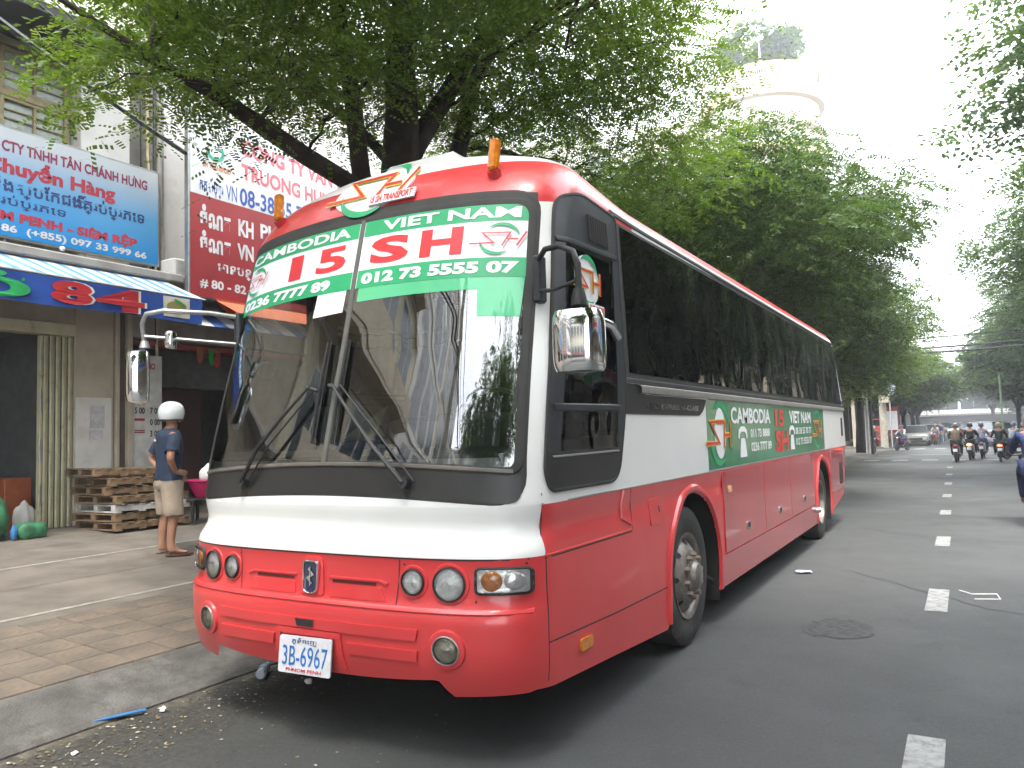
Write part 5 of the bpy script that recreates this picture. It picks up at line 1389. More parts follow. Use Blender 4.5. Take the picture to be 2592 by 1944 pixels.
def make_tree(root, limbs, clumps, seed, per=9, leaf=.14, width=.05, nq=4, spray=(.35, .8), sprays=26, mat=None, droop=.45, flat=.5, twigs=True):
    """limbs: list of (points, radii); clumps: list of (centre, radius); all in the root's local space"""
    mb = MB()
    for pts, rad in limbs: mb.tube(pts, rad, 12)
    nodes = [(Vector(p), rr) for pts, rad in limbs for p, rr in zip(pts[1:], rad[1:])]
    r = random.Random(seed); P = []; D = []; Ls = []
    for (c, cr) in clumps:
        c = Vector(c)
        if nodes and twigs:
            b = min(nodes, key=lambda q: (q[0]-c).length+max(0, q[0].z-c.z)*1.5)
            L0 = (b[0]-c).length; w = min(b[1]*.6, .012+.012*L0)
            cv = curve(b[0], c, .05*L0, 5, .05*L0, r.random()); mb.tube(cv, [w*(1-.14*k) for k in range(6)], 6)
            for q in range(3):
                e = c+Vector((r.uniform(-1, 1), r.uniform(-1, 1), r.uniform(-.5, .6)))*cr*.9
                mb.tube(curve(cv[3], e, .04, 3, .05, r.random()), [w*.5, w*.4, w*.3, w*.15], 4)
            nodes.append((c, w*.8))
        n = int(sprays*(cr/.9)**2)
        for _ in range(n):
            v = Vector((r.gauss(0, 1), r.gauss(0, 1), r.gauss(0, 1)*flat)).normalized()*(r.random()**.4)*cr
            v.z *= flat if abs(v.z) > cr*.5 else 1
            a = r.uniform(0, 2*PI); o = Vector((v.x, v.y, 0))
            d = (Vector((math.cos(a), math.sin(a), r.uniform(-.25, .3)))*.9+(o.normalized() if o.length > .01 else Vector((1, 0, 0)))*.8).normalized()
            P.append(c+v); D.append(d); Ls.append(r.uniform(*spray))
    mb.build('trunk', m_trunk, root, fix=False)
    me = leaf_mesh(np.array([tuple(p) for p in P]), np.array([tuple(p) for p in D]), np.array(Ls), per, leaf, width, nq, seed, droop)
    me.materials.append(mat or m_leaf)
    o = link_mesh('crown', me, None, root)
    return o

# the big tree behind the coach (local space: root at its foot)
T1 = (-2.7, 3.35, .19)
def loc1(p): return (p[0]-T1[0], p[1]-T1[1], p[2]-T1[2])
tree1 = empty('street_tree', T1, 0, 'large dark tree rising just behind the coach, its limbs spreading over the roof', 'tree')
ORG[tree1.name] = Vector((0, 0, 0))
limbs = [([(0, 0, 0), (.02, .0, .8), (0, -.03, 2.2), (0, -.02, 3.6), (.02, .02, 4.5)], [.38, .29, .25, .25, .26]),
         ([(.02, .02, 4.3), (.0, .12, 5.4), (-.05, .18, 6.4), (.1, .4, 8.2)], [.25, .20, .17, .08]),
         ([(.0, .25, 3.2), (.05, .85, 4.3), (.0, 1.35, 5.3), (.02, 1.75, 6.4), (.3, 2.5, 7.8)], [.14, .14, .125, .10, .05]),
         ([(.0, .1, 4.7), (.2, .55, 5.5), (.5, 1.0, 6.4), (1.2, 1.4, 7.4)], [.15, .13, .10, .05]),
         ([(.0, -.2, 3.6), (-.02, -.62, 4.4), (-.05, -.72, 5.3), (-.1, -.92, 6.4), (-.4, -1.3, 7.6)], [.12, .11, .10, .08, .04]),
         ([(.02, -.1, 4.0), (.04, -.8, 4.22), (.0, -1.5, 4.36), (-.02, -2.1, 4.50), (-.05, -2.55, 4.62), (-.1, -3.2, 4.72), (-.2, -4.0, 4.95)], [.11, .10, .095, .085, .065, .045, .02]),
         ([(.0, .1, 4.6), (-.8, .3, 5.4), (-1.8, .5, 6.2), (-3.0, .6, 6.9)], [.08, .06, .04, .02])]
r = random.Random(21); clumps = []
for _ in range(5000):
    x, y, z = r.uniform(-6.8, 2.7), r.uniform(-2.4, 9.0), r.uniform(4.7, 9.6)
    e = ((x+2.0)/4.7)**2+((y-3.3)/5.6)**2
    if e > 1: continue
    lo = 5.15+.9*(1-e)*.9
    if x > -.8: lo = 5.5+.25*max(0, x)
    if y < .9 and x > -3.6: lo = 4.55+.10*abs(y-.9)+.3*max(0, x+2.6)
    if y < .9 and x <= -3.6: lo = 5.2
    hi = 9.3-3.2*e
    if not (lo < z < hi): continue
    if z < 1.6+(.45 if x < -3.2 else .415)*math.hypot(x-3.05, y+3.88) and y < 6: continue
    if 3.05-x > 1.5*(y+3.88): continue
    if x > 3.05-(.235 if z < 7.4 else .15)*(y+3.88)-.5: continue
    if any((Vector(c)-Vector((x, y, z))).length < .56 for c, _r in clumps): continue
    clumps.append(((x, y, z), r.uniform(.55, .85)))
    if len(clumps) >= 240: break
for k in range(40):
    x, y = r.uniform(-5.0, -1.6), r.uniform(-1.4, 2.2); z = 1.6+.425*math.hypot(x-3.05, y+3.88)+r.uniform(0, .9)
    if 3.05-x > 1.5*(y+3.88) or any((Vector(c)-Vector((x, y, z))).length < .42 for c, _r in clumps): continue
    clumps.append(((x, y, z), r.uniform(.4, .6)))
make_tree(tree1, limbs, [(loc1(c), q) for c, q in clumps], 5, per=10, leaf=.15, width=.052, nq=4, sprays=56, mat=m_leaf)

def generic(seed, H, rad, low, n, cr, sprays, leaf, width, nq, mat, lean=(0, 0), per=8):
    """a street tree prototype: returns its root with trunk and crown"""
    r = random.Random(seed); root = empty('street_tree', (0, 0, 0))
    fork = low*.8
    limbs = [([(0, 0, 0), (.03, .02, fork*.3), (-.03, .04, fork*.7), (0, 0, fork)], [.30, .24, .21, .2])]
    for k in range(6):
        a = 2*PI*k/6+r.uniform(-.3, .3); L_ = rad*r.uniform(.5, .85); h = r.uniform(.35, .9)*(H-fork)
        p1 = (math.cos(a)*L_*.35+lean[0]*.3, math.sin(a)*L_*.35+lean[1]*.3, fork+h*.4); p2 = (math.cos(a)*L_*.7+lean[0]*.7, math.sin(a)*L_*.7+lean[1]*.7, fork+h*.75); p3 = (math.cos(a)*L_+lean[0], math.sin(a)*L_+lean[1], fork+h)
        limbs.append(([(0, 0, fork*.92), p1, p2, p3], [.14, .10, .07, .03]))
    cl = []; tries = 0
    while len(cl) < n and tries < 6000:
        tries += 1
        x, y, z = r.uniform(-1, 1), r.uniform(-1, 1), r.uniform(-1, 1); e = x*x+y*y+z*z
        if e > 1 or e < .12 or (z < -.2 and e < .45): continue
        k = 1+.16*math.sin(3*math.atan2(y, x)+seed)
        c = (x*rad*k+lean[0], y*rad*k+lean[1], (low+H)/2+z*(H-low)/2*.95)
        if any((Vector(c)-Vector(q)).length < cr*.62 for q, _ in cl): continue
        cl.append((c, cr*r.uniform(.75, 1.15)))
    make_tree(root, limbs, cl, seed, per=per, leaf=leaf, width=width, nq=nq, spray=(.5, 1.1), sprays=sprays, mat=mat, droop=.35)
    return root
def place(root, x, y, z, rz, s, lab, group=None, cat='tree'):
    root.location = (x, y, z); root.rotation_euler = (0, 0, rz); root.scale = (s, s, s)
    return tag(root, lab, cat, group)
GL = 'trees along the left pavement'; GR = 'trees along the right pavement'
pA = generic(3, 8.6, 4.7, 3.9, 80, 1.2, 46, .20, .085, 3, m_leaf2, lean=(.6, .3), per=9)
pB = generic(9, 12.3, 5.2, 5.0, 85, 1.35, 34, .26, .12, 2, m_leaf2, lean=(.6, 0), per=8)
pC = generic(14, 10.0, 4.6, 3.2, 60, 1.4, 30, .36, .18, 1, m_leaf2, per=8)
bpy.context.view_layer.update(); idx = kids_index()
place(pA, -2.85, 12.6, .2, 0, .88, 'tree arching over the roof of the coach behind its middle', GL)
a = copy_tree(pA, None, idx); place(a, -2.7, 21.0, .2, R(150), 1.12, 'tree beyond the tail of the coach whose thin branches reach over the road', GL)
a.rotation_euler.z = R(75)
place(pB, -3.1, 31.5, .2, R(20), .70, 'fourth tree along the left kerb, seen over the coach tail', GL)
a = copy_tree(pB, None, idx); place(a, -2.6, 55.5, .1, R(200), .62, 'dark tree on the corner just beyond the crossing', GL)
lc = [(-2.4, 63, 'left tree behind the traffic sign beyond the crossing'), (-2.2, 73, 'left tree second beyond the traffic sign'), (-2.4, 84, 'left tree third beyond the traffic sign'), (-2.3, 97, 'far left tree near the end of the street'), (-2.5, 113, 'farthest left tree at the end of the street')]
place(pC, lc[0][0], lc[0][1], .1, 0, .85, lc[0][2], GL)
for k, (x, y, lb) in enumerate(lc[1:]): place(copy_tree(pC, None, idx), x, y, .1, 1.3*(k+1), .85+.07*k, lb, GL)
rc = [(pB, 10.5, 17.5, 1.18, 1.1, 'tall tree at the right edge of the picture nearest the camera'), (pB, 11.4, 22.5, 1.1, .3, 'right tree close behind the nearest one at the picture edge'), (pB, 10.9, 27.5, 1.05, 2.9, 'right tree behind the nearest right one'), (pB, 10.2, 37.0, 1.0, 4.2, 'right tree before the crossing'), (pB, 9.0, 53.5, 1.0, .4, 'right tree just beyond the crossing'),
      (pC, 8.6, 63, 1.0, .7, 'right tree above the parked cars'), (pC, 8.4, 74, 1.05, 2.2, 'second right tree above the parked cars'), (pC, 8.3, 86, 1.1, 3.6, 'third right tree above the parked cars'), (pC, 8.2, 100, 1.15, 5.0, 'far right tree near the end of the street'),
      (pB, 9.0, -4.5, 1.0, 3.2, 'tree across the road mirrored in the front of the coach'), (pB, 3.8, -19.0, 1.1, 1.2, 'tree standing behind the camera mirrored in the windshield')]
for k, (p, x, y, s, rz, lb) in enumerate(rc): place(copy_tree(p, None, idx), x, y, .1, rz, s, lb, GR)
for k, (x, y, lb) in enumerate(((-9, 178, 'distant tree mass left of the street end'), (13, 180, 'distant tree right of the street end'))):
    place(copy_tree(pC, None, idx), x, y, -1.8, k*2., 1.5, lb, GL)
fw = copy_tree(pC, None, idx); place(fw, -3.4, 132, 0, .5, 1.0, 'last left tree before the end of the street', GL)
fw = copy_tree(pC, None, idx); place(fw, 7.5, 165, 0, 2.5, 1.4, 'tree right of the one closing the street', GR)
fw = copy_tree(pC, None, idx); place(fw, -6.0, 160, 0, 4.5, 1.4, 'tree left of the one closing the street', GL)
# ---------------------------------------------------------------- other buildings
m_glassd = material('dark_window_glass', (.05, .06, .065), .15, spec=.8)
m_tow = material('cream_tower', (.36, .28, .19), .8, var=.04)
m_toww = material('white_tower', (.48, .43, .35), .8, var=.03)
def facade(name, x, y0, y1, h, m, lab, face=1, floors=4, bays=3, gm=None, balcony=None, g0=.45, sign=None):
    root = empty(name, (x, (y0+y1)/2, 0), 0, lab, 'building')
    d = -face*6
    slab(root, 'wall', m, x, x+d, y0+.02, y1-.02, 0, h, .02)
    fh = (h-3.9)/floors
    slab(root, 'shop_opening', m_dark if face > 0 else m_grey_wall, x+face*.005, x-face*.3, y0+.5, y1-.5, g0, 3.1)
    slab(root, 'canopy', gm or m_grey_wall, x, x+face*1.0, y0+.1, y1-.1, 3.35, 3.55, .02)
    if sign: slab(root, 'shop_sign', sign, x+face*.12, x+face*.24, y0+.6, y1-.6, 3.6, 4.35, .01)
    for f in range(floors):
        z = 4.3+f*fh
        slab(root, 'string_course', m_white_wall, x, x+face*.12, y0+.02, y1-.02, z-.35, z-.22, .01)
        if balcony and f < floors:
            slab(root, 'balcony', balcony, x, x+face*.9, y0+.3, y1-.3, z-.22, z-.08, .01); slab(root, 'balcony_rail', balcony, x+face*.86, x+face*.92, y0+.3, y1-.3, z-.08, z+.75, .01)
        for b in range(bays):
            w = (y1-y0-.8)/bays; a = y0+.4+b*w+.2; c = a+w-.4
            wn = slab(root, 'window', m_white_wall, x+face*.002, x+face*.06, a, c, z+.1, z+fh-.75, .01)
            slab(wn, 'pane', m_glassd, x+face*.06, x+face*.068, a+.06, (a+c)/2-.03, z+.16, z+fh-.81, .002); slab(wn, 'pane', m_glassd, x+face*.06, x+face*.068, (a+c)/2+.03, c-.06, z+.16, z+fh-.81, .002)
    slab(root, 'parapet', m_white_wall, x+face*.15, x-face*.3, y0+.02, y1-.02, h, h+.6, .02)
    return root
m_redb = material('red_balcony', (.30, .04, .035), .6); m_grn = material('green_sign', (.03, .25, .10), .5); m_bl = material('blue_sign', (.04, .12, .35), .5)
# left row: behind the camera (mirrored in the windshield) and beyond the red sign
m_cream2 = material('brightened_cream_plaster', (.60, .54, .40), .85, dirt=(.42, .36, .25), dscale=2)  # cream copy with brightness put into its colour, for a lighter windshield reflection
facade('shop_building', F, -12, -6.05, 17.5, m_cream2, 'cream shop house behind the camera, mirrored in the windshield', floors=4, bays=3, balcony=m_cream, sign=m_grn)
facade('shop_building', F, -19, -12.05, 21, m_white_wall, 'white shop house behind the camera with a blue sign', floors=4, bays=3, sign=m_bl)
facade('shop_building', F, -29, -19.05, 18, m_cream, 'second cream shop house behind the camera', floors=3, bays=4, sign=m_redb)
facade('shop_building', F, -42, -29.05, 14, m_white_wall, 'farthest shop house behind the camera', floors=4, bays=4)
facade('shop_building', F, 13.05, 20, 9.5, m_cream, 'low cream shop house behind the coach', floors=2, bays=3, sign=m_bl)
facade('shop_building', F, 20.05, 28, 12, m_white_wall, 'white shop house behind the tail of the coach', floors=3, bays=3, sign=m_grn)
facade('shop_building', F, 28.05, 37, 10, m_cream, 'last cream shop house before the crossing on the left', floors=2, bays=4)
facade('shop_building', F, -58, -42.05, 20, m_grey_wall, 'tall grey house far behind the camera', floors=6, bays=5)
eb = facade('end_building', -40, -8.5, 12.5, 24, m_cream2, 'wide cream block closing the street behind the camera', floors=6, bays=6, balcony=m_toww if False else None, sign=m_redb)
eb.rotation_euler = (0, 0, R(90)); eb.location = (2, -46, 0)
fb = facade('far_building', -40, -30, 36, 10, m_white_wall, 'hazy white building across the far end of the street', floors=2, bays=12)
fb.rotation_euler = (0, 0, R(-90)); fb.location = (2, 195, 0)
# right row, set back behind the trees
for k, (y0, y1, h, m, s, lb) in enumerate(((-14, -4, 9, m_cream, m_bl, 'cream house across the road, mirrored in the coach side'), (-3.9, 5, 8, m_white_wall, m_redb, 'white house across the road, mirrored in the coach side'), (5.1, 14, 9.5, m_grey_wall, m_bl, 'grey house across the road, mirrored in the windows'),
    (14.1, 24, 7.5, m_white_wall, m_grn, 'white house behind the right trees'), (24.1, 37, 8.5, m_cream, m_redb, 'cream house behind the right trees before the crossing'), (53, 66, 8, m_cream, m_bl, 'house on the right just beyond the crossing with dark shopfront'), (66.1, 82, 9, m_white_wall, m_redb, 'white house farther on the right beyond the crossing'), (82.1, 120, 9, m_cream, m_grn, 'long house at the far right end of the street'))):
    facade('shop_building', 11.6, y0, y1, h, m, lb, face=-1, floors=2, bays=3, sign=s, g0=.2)
# beyond the crossing, left
facade('corner_shop', -4.6, 53, 60, 6.5, m_cream, 'cream corner shop beyond the crossing with open ground floor', floors=1, bays=3)
facade('shop_building', -5.2, 60.1, 72, 8.5, m_white_wall, 'white house beyond the corner shop', floors=2, bays=4, sign=m_redb)
facade('shop_building', -5.2, 72.1, 100, 9.5, m_cream, 'long cream house far down the left side', floors=2, bays=6, sign=m_grn)
facade('shop_building', -5.2, 100.1, 150, 10, m_grey_wall, 'grey house at the far left end of the street', floors=2, bays=7)
# canopy of the corner shop
cn = empty('shop_canopy', (-3.0, 54.5, 0), 0, 'big cream shop canopy projecting over the corner beyond the crossing', 'canopy')
slab(cn, 'canopy_face', material('cream_canopy', (.62, .52, .36), .6), -4.6, -1.75, 53.0, 56.6, 3.85, 4.75, .05)
mb = MB(); mb.prism([(-4.5, 3.80), (-1.9, 3.80), (-2.6, 3.45), (-4.5, 3.35)], 'Y', 53.2, 56.0); mb.build('canopy_soffit', m_toww, cn)
for x in (-4.4, -3.5): slab(cn, 'post', m_cream, x-.12, x+.12, 53.1, 53.34, .1, 3.8, .02)
wb = MB().box((-1.3, 55, 4.05), (.12, .7, 1.0), bev=.03).build('hanging_sign', m_toww); tag(wb, 'small pale hanging sign beside the big cream canopy', 'sign')
# cream tower with curved balconies, far behind
TX, TY = -17.3, 96
m_twg = material('pale_tower_glass', (.42, .42, .40), .3)
tw = empty('tower_block', (TX, TY, 0), 0, 'pale cream tower with curved balconies rising above the street trees', 'building')
mb = MB(); mb.lathe([(7.0, 0), (7.0, 44), (6.2, 45.5), (0, 47.5)], (TX, TY, 0), 'Z', 40); mb.box((TX-9, TY+3, 21), (14, 12, 42)); mb.build('tower_wall', m_toww, tw)
for f in range(11):
    z = 6+f*3.6
    mb = MB(); mb.lathe([(7.0, z-.9), (7.7, z-.8), (7.75, z+.5), (7.6, z+.5), (7.55, z-.6), (7.0, z-.6)], (TX, TY, 0), 'Z', 40); mb.build('curved_balcony', m_tow if f % 3 else m_toww, tw)
    for k in range(6):
        a = -PI/2-.9+k*.42; c = (TX+7.02*math.cos(a), TY+7.02*math.sin(a), z+1.25)
        MB().box(c, (.1, 1.5, 1.5), rz=a).build('window', m_twg, tw)
mb = MB(); mb.lathe([(7.3, 45.0), (7.35, 45.3), (7.0, 45.4)], (TX, TY, 0), 'Z', 40); mb.build('roof_rim', m_tow, tw)
MB().cyl((TX+1.4, TY-5.5, 45.3), (TX+1.4, TY-5.5, 50.5), .12, .06, 8).build('flagpole', m_steel, tw)
cr_ = random.Random(4); cl = [((cr_.uniform(-4, 4), cr_.uniform(-4, 4), 47.5+cr_.uniform(0, 4.5)), 1.6) for _ in range(26)]
rt = empty('rooftop_tree', (TX, TY, 0), 0, 'green tree growing on the roof garden of the cream tower', 'tree')
ORG[rt.name] = Vector((0, 0, 0))
make_tree(rt, [([(0, 0, 46), (0, 0, 49)], [.3, .15])], cl, 8, per=6, leaf=.6, width=.4, nq=1, spray=(.6, 1.4), sprays=16, mat=m_leaf2)

# ---------------------------------------------------------------- poles, wires, signs
def pole(name, x, y, h, r0, r1, m, lab, cat='pole'):
    o = MB().tube([(0, 0, 0), (0, 0, h)], [r0, r1], 14).build(name, m); o.location = (x, y, 0); return tag(o, lab, cat)
pole('concrete_pole', -1.62, 52.3, 8.2, .24, .17, m_pole, 'square-looking concrete utility pole on the corner beyond the crossing')
pole('utility_pole', -2.1, -8.2, 9.5, .17, .11, m_pole, 'concrete utility pole behind the camera, mirrored in the windshield')
pole('utility_pole', -2.3, -17.5, 9.5, .17, .11, m_pole, 'second utility pole behind the camera')
pole('thin_pole', -1.70, 43.2, 6.2, .10, .09, m_white_wall, 'pale painted pole beside the dark tree trunk before the crossing')
pole('thin_pole', -1.40, 42.3, 5.4, .09, .08, m_cable, 'dark thin pole right of the pale pole before the crossing')
pole('green_pole', 5.12, 56.1, 4.6, .07, .06, m_green_pole, 'green painted pole among the riders on the right')
pole('street_pole', 7.3, 40.5, 6.5, .14, .11, m_pole, 'grey pole at the right kerb before the crossing')
# bare trunk before the crossing with its crown overhead
trk = empty('street_tree', (-1.95, 41.9, .1), 0, 'dark trunked tree standing at the kerb before the crossing', 'tree'); ORG[trk.name] = Vector((0, 0, 0))
r = random.Random(77); cl = []
for _ in range(400):
    x, y, z = r.uniform(-4.9, 3.8), r.uniform(-4.5, 4.5), r.uniform(3.2, 9.6); e = ((x+.5)/4.2)**2+(y/4.6)**2+((z-6.3)/3.3)**2
    if e > 1 or e < .1: continue
    if any((Vector(c)-Vector((x, y, z))).length < .95 for c, _q in cl): continue
    cl.append(((x, y, z), r.uniform(1.0, 1.5)))
make_tree(trk, [([(0, 0, 0), (.05, 0, 1.5), (0, 0, 3.6), (.1, 0, 5.2)], [.26, .22, .20, .15]), ([(0, 0, 3.4), (1.2, 0, 4.8), (2.6, .3, 5.8)], [.12, .09, .05]), ([(0, 0, 3.4), (-1.2, .3, 4.8), (-2.6, -.3, 5.6)], [.12, .09, .05])], cl, 31, per=8, leaf=.26, width=.12, nq=2, spray=(.5, 1.1), sprays=30, mat=m_leaf)
def wire(p0, p1, sag, r_, lab, m=m_cable):
    o = MB().tube([Vector(p0).lerp(Vector(p1), k/14)+Vector((0, 0, -sag*4*(k/14)*(1-k/14))) for k in range(15)], r_, 6).build('overhead_cable', m); tag(o, lab, 'cable'); return o
for k, (z0, z1, s, r_, lb) in enumerate(((6.2, 6.4, .25, .05, 'topmost overhead cable bundle across the street'), (5.6, 5.75, .3, .07, 'second overhead cable bundle across the street'), (5.3, 5.45, .3, .08, 'thick lowest overhead cable bundle across the street'), (5.95, 6.1, .2, .03, 'thin overhead cable between the two bundles'))):
    wire((-1.62, 52.3, z0+.9), (13.5, 49.0, z1+1.0), s, r_, lb)
for k, (x0, z0, x1, z1) in enumerate(((-2.1, 8.9, -2.3, 8.9), (-2.0, 8.6, -2.2, 8.6), (-2.2, 8.3, -2.4, 8.3), (-2.1, 7.6, -2.3, 7.6), (-2.05, 7.45, -2.25, 7.45))):
    wire((x0, -8.2, z0), (x1, -17.5, z1), .3, .02 if k < 3 else .05, ('highest', 'second', 'third', 'fourth', 'lowest')[k]+' cable between the two poles behind the camera'); wire((x0, -8.2, z0), (-7.9+.1*k, 4.1, z0-1.6+.1*k), .35, .012 if k < 3 else .03, ('highest', 'second', 'third', 'fourth', 'lowest')[k]+' cable from the pole behind the camera to the shop houses')
for o in bpy.data.objects:
    if o.get('label', '').endswith('cable between the two poles behind the camera') : o['group'] = 'cables between the poles behind the camera'
    if o.get('label', '').endswith('camera to the shop houses'): o['group'] = 'cables from the pole to the shop houses'
cb_ = MB().tube([(-2.1+.18*math.cos(a), -8.05, 7.3+.22*math.sin(a)) for a in [2*PI*k/20 for k in range(20)]], .02, 6, closed=True).build('cable_coil', m_cable); tag(cb_, 'coil of cable on the pole behind the camera', 'cable')
sg_ = empty('traffic_sign', (-1.15, 52.0, 0), 0, 'round sign back and box on a post beside the concrete pole', 'sign')
MB().cyl((-1.15, 52.0, .1), (-1.15, 52.0, 4.2), .04, .04, 8).build('post', m_steel, sg_); MB().cyl((-1.15, 51.93, 3.9), (-1.15, 51.97, 3.9), .42, .42, 24).build('disc', material('sign_grey', (.42, .46, .50), .4), sg_); slab(sg_, 'box', m_cream, -1.62, -1.20, 51.8, 51.95, 3.0, 3.7, .02)
bo = empty('notice_board', (-1.5, 55.5, 0), 0, 'white notice board with dark frame beyond the crossing', 'board')
slab(bo, 'panel', m_white, -1.78, -1.0, 55.45, 55.5, 1.2, 2.5, .01); slab(bo, 'frame', m_redb, -1.9, -.85, 55.5, 55.56, 1.0, 2.8, .01)
for x in (-1.85, -.9): slab(bo, 'post', m_dark, x-.04, x+.04, 55.46, 55.54, .1, 2.8, .005)
kb = empty('red_cart', (-2.0, 54, 0), 0, 'red vending cart beside the notice board', 'cart')
slab(kb, 'cart_body', material('cart_red', (.45, .05, .05), .5), -2.45, -1.7, 53.7, 54.3, .5, 1.5, .04); slab(kb, 'cart_top', m_redb, -2.5, -1.65, 53.65, 54.35, 1.9, 2.0, .02)
for x in (-2.4, -1.75): slab(kb, 'cart_post', m_dark, x-.02, x+.02, 53.98, 54.02, 1.5, 1.9, .004); MB().lathe([(.0, -.02), (.2, -.02), (.2, .02), (0, .02)], (x, 54, .3), 'X', 14).build('wheel', m_black, kb)
for k, (x, c, lb) in enumerate(((-3.3, (.55, .12, .35), 'pink clothes stall board on the left corner'), (-2.95, (.35, .10, .40), 'purple clothes stall board on the left corner'))):
    o = MB().box((x, 48.9+k*.3+5, .75), (.35, .2, 1.2), bev=.03).build('stall_board', material('stall', c, .7)); tag(o, lb, 'board')

# ---------------------------------------------------------------- people
def skin_obj(name, joints, links, m, parent, sub=2, root=0):
    """joints: name -> ((x,y,z), radius)"""
    keys = list(joints); bm = bmesh.new(); lay = bm.verts.layers.skin.verify(); V = {}
    for i, k in enumerate(keys):
        v = bm.verts.new(joints[k][0]); r_ = joints[k][1]; v[lay].radius = (r_, r_) if not isinstance(r_, tuple) else r_
        if i == root: v[lay].use_root = True
        V[k] = v
    for a, b in links: bm.edges.new((V[a], V[b]))
    me = bpy.data.meshes.new(name); bm.to_mesh(me); bm.free()
    o = bpy.data.objects.new(name, me); COL.objects.link(o)
    o.modifiers.new('s', 'SKIN').use_smooth_shade = True
    s = o.modifiers.new('u', 'SUBSURF'); s.levels = sub; s.render_levels = sub
    bpy.context.view_layer.update()
    nm = bpy.data.meshes.new_from_object(o.evaluated_get(bpy.context.evaluated_depsgraph_get()))
    bpy.data.objects.remove(o); bpy.data.meshes.remove(me)
    for p in nm.polygons: p.use_smooth = True
    nm.name = name
    nm.materials.clear()
    return link_mesh(name, nm, m, parent)
m_skin = material('skin', (.36, .18, .11), .55, var=.06); m_navyc = material('navy_shirt', (.018, .032, .065), .85, var=.2, vscale=8, bump=.5, bscale=14); m_khaki = material('khaki_shorts', (.40, .32, .24), .85, var=.12, vscale=7, bump=.6, bscale=12)
m_helm = material('white_helmet', (.70, .72, .72), .2, coat=.8, var=.04)
man = empty('person', (-5.05, 1.93, .325), R(0), 'man in white helmet, navy t-shirt and khaki shorts standing with hands on hips', 'person'); ORG[man.name] = Vector((0, 0, 0))
# local frame: +y is his facing direction; he looks away towards the doorway
J = dict(pel=((0, 0, .93), (.15, .11)), wai=((0, .0, 1.06), (.135, .10)), che=((0, .02, 1.24), (.165, .115)), sh=((0, .0, 1.38), (.12, .085)), ne=((0, .02, 1.465), (.055, .055)), jaw=((0, .045, 1.535), (.062, .07)), he=((0, .04, 1.62), (.080, .095)), cr=((0, .03, 1.69), (.06, .07)),
         ls=((-.17, .0, 1.37), .062), le=((-.30, -.09, 1.12), .043), lw=((-.155, -.03, .955), .030), lh=((-.125, .035, .945), (.022, .036)),
         rs=((.17, .0, 1.37), .062), re=((.295, -.09, 1.12), .043), rw=((.165, .015, .955), .030), rh=((.14, .08, .95), (.022, .036)),
         lhp=((-.095, .0, .86), .092), lk=((-.115, .02, .49), .056), lc=((-.12, -.015, .33), (.056, .062)), la=((-.125, -.03, .09), .034), lhl=((-.122, -.055, .045), (.030, .030)), lf=((-.14, .06, .042), (.040, .024)), lt=((-.152, .15, .034), (.040, .014)),
         rhp=((.095, .0, .86), .092), rk=((.11, .03, .49), .056), rc=((.115, -.005, .33), (.056, .062)), ra=((.12, -.02, .09), .034), rhl=((.118, -.045, .045), (.030, .030)), rf=((.145, .07, .042), (.040, .024)), rt=((.165, .155, .034), (.040, .014)))
LK = [('pel', 'wai'), ('wai', 'che'), ('che', 'sh'), ('sh', 'ne'), ('ne', 'jaw'), ('jaw', 'he'), ('he', 'cr'), ('sh', 'ls'), ('ls', 'le'), ('le', 'lw'), ('lw', 'lh'), ('sh', 'rs'), ('rs', 're'), ('re', 'rw'), ('rw', 'rh'),
      ('pel', 'lhp'), ('lhp', 'lk'), ('lk', 'lc'), ('lc', 'la'), ('la', 'lf'), ('lf', 'lt'), ('la', 'lhl'), ('ra', 'rhl'), ('pel', 'rhp'), ('rhp', 'rk'), ('rk', 'rc'), ('rc', 'ra'), ('ra', 'rf'), ('rf', 'rt')]
for sgn, h in ((-1, 'l'), (1, 'r')):
    hx, hy, hz = J[h+'h'][0]
    for k, (dy, dz, L_) in enumerate(((.03, .022, .050), (.04, .006, .058), (.038, -.012, .054), (.028, -.028, .042))):
        J[f'{h}{k}a'] = ((hx+sgn*.004, hy+dy*.8, hz+dz), .010); J[f'{h}{k}b'] = ((hx-sgn*.012, hy+dy+L_*.55, hz+dz-.004), .009); J[f'{h}{k}c'] = ((hx-sgn*.034, hy+dy+L_*.9, hz+dz-.010), .008)
        LK += [(h+'h', f'{h}{k}a'), (f'{h}{k}a', f'{h}{k}b'), (f'{h}{k}b', f'{h}{k}c')]
    J[h+'ta'] = ((hx+sgn*.012, hy-.02, hz+.032), .011); J[h+'tb'] = ((hx-sgn*.004, hy-.012, hz+.062), .009)
    LK += [(h+'h', h+'ta'), (h+'ta', h+'tb')]
skin_obj('body', J, LK, m_skin, man)
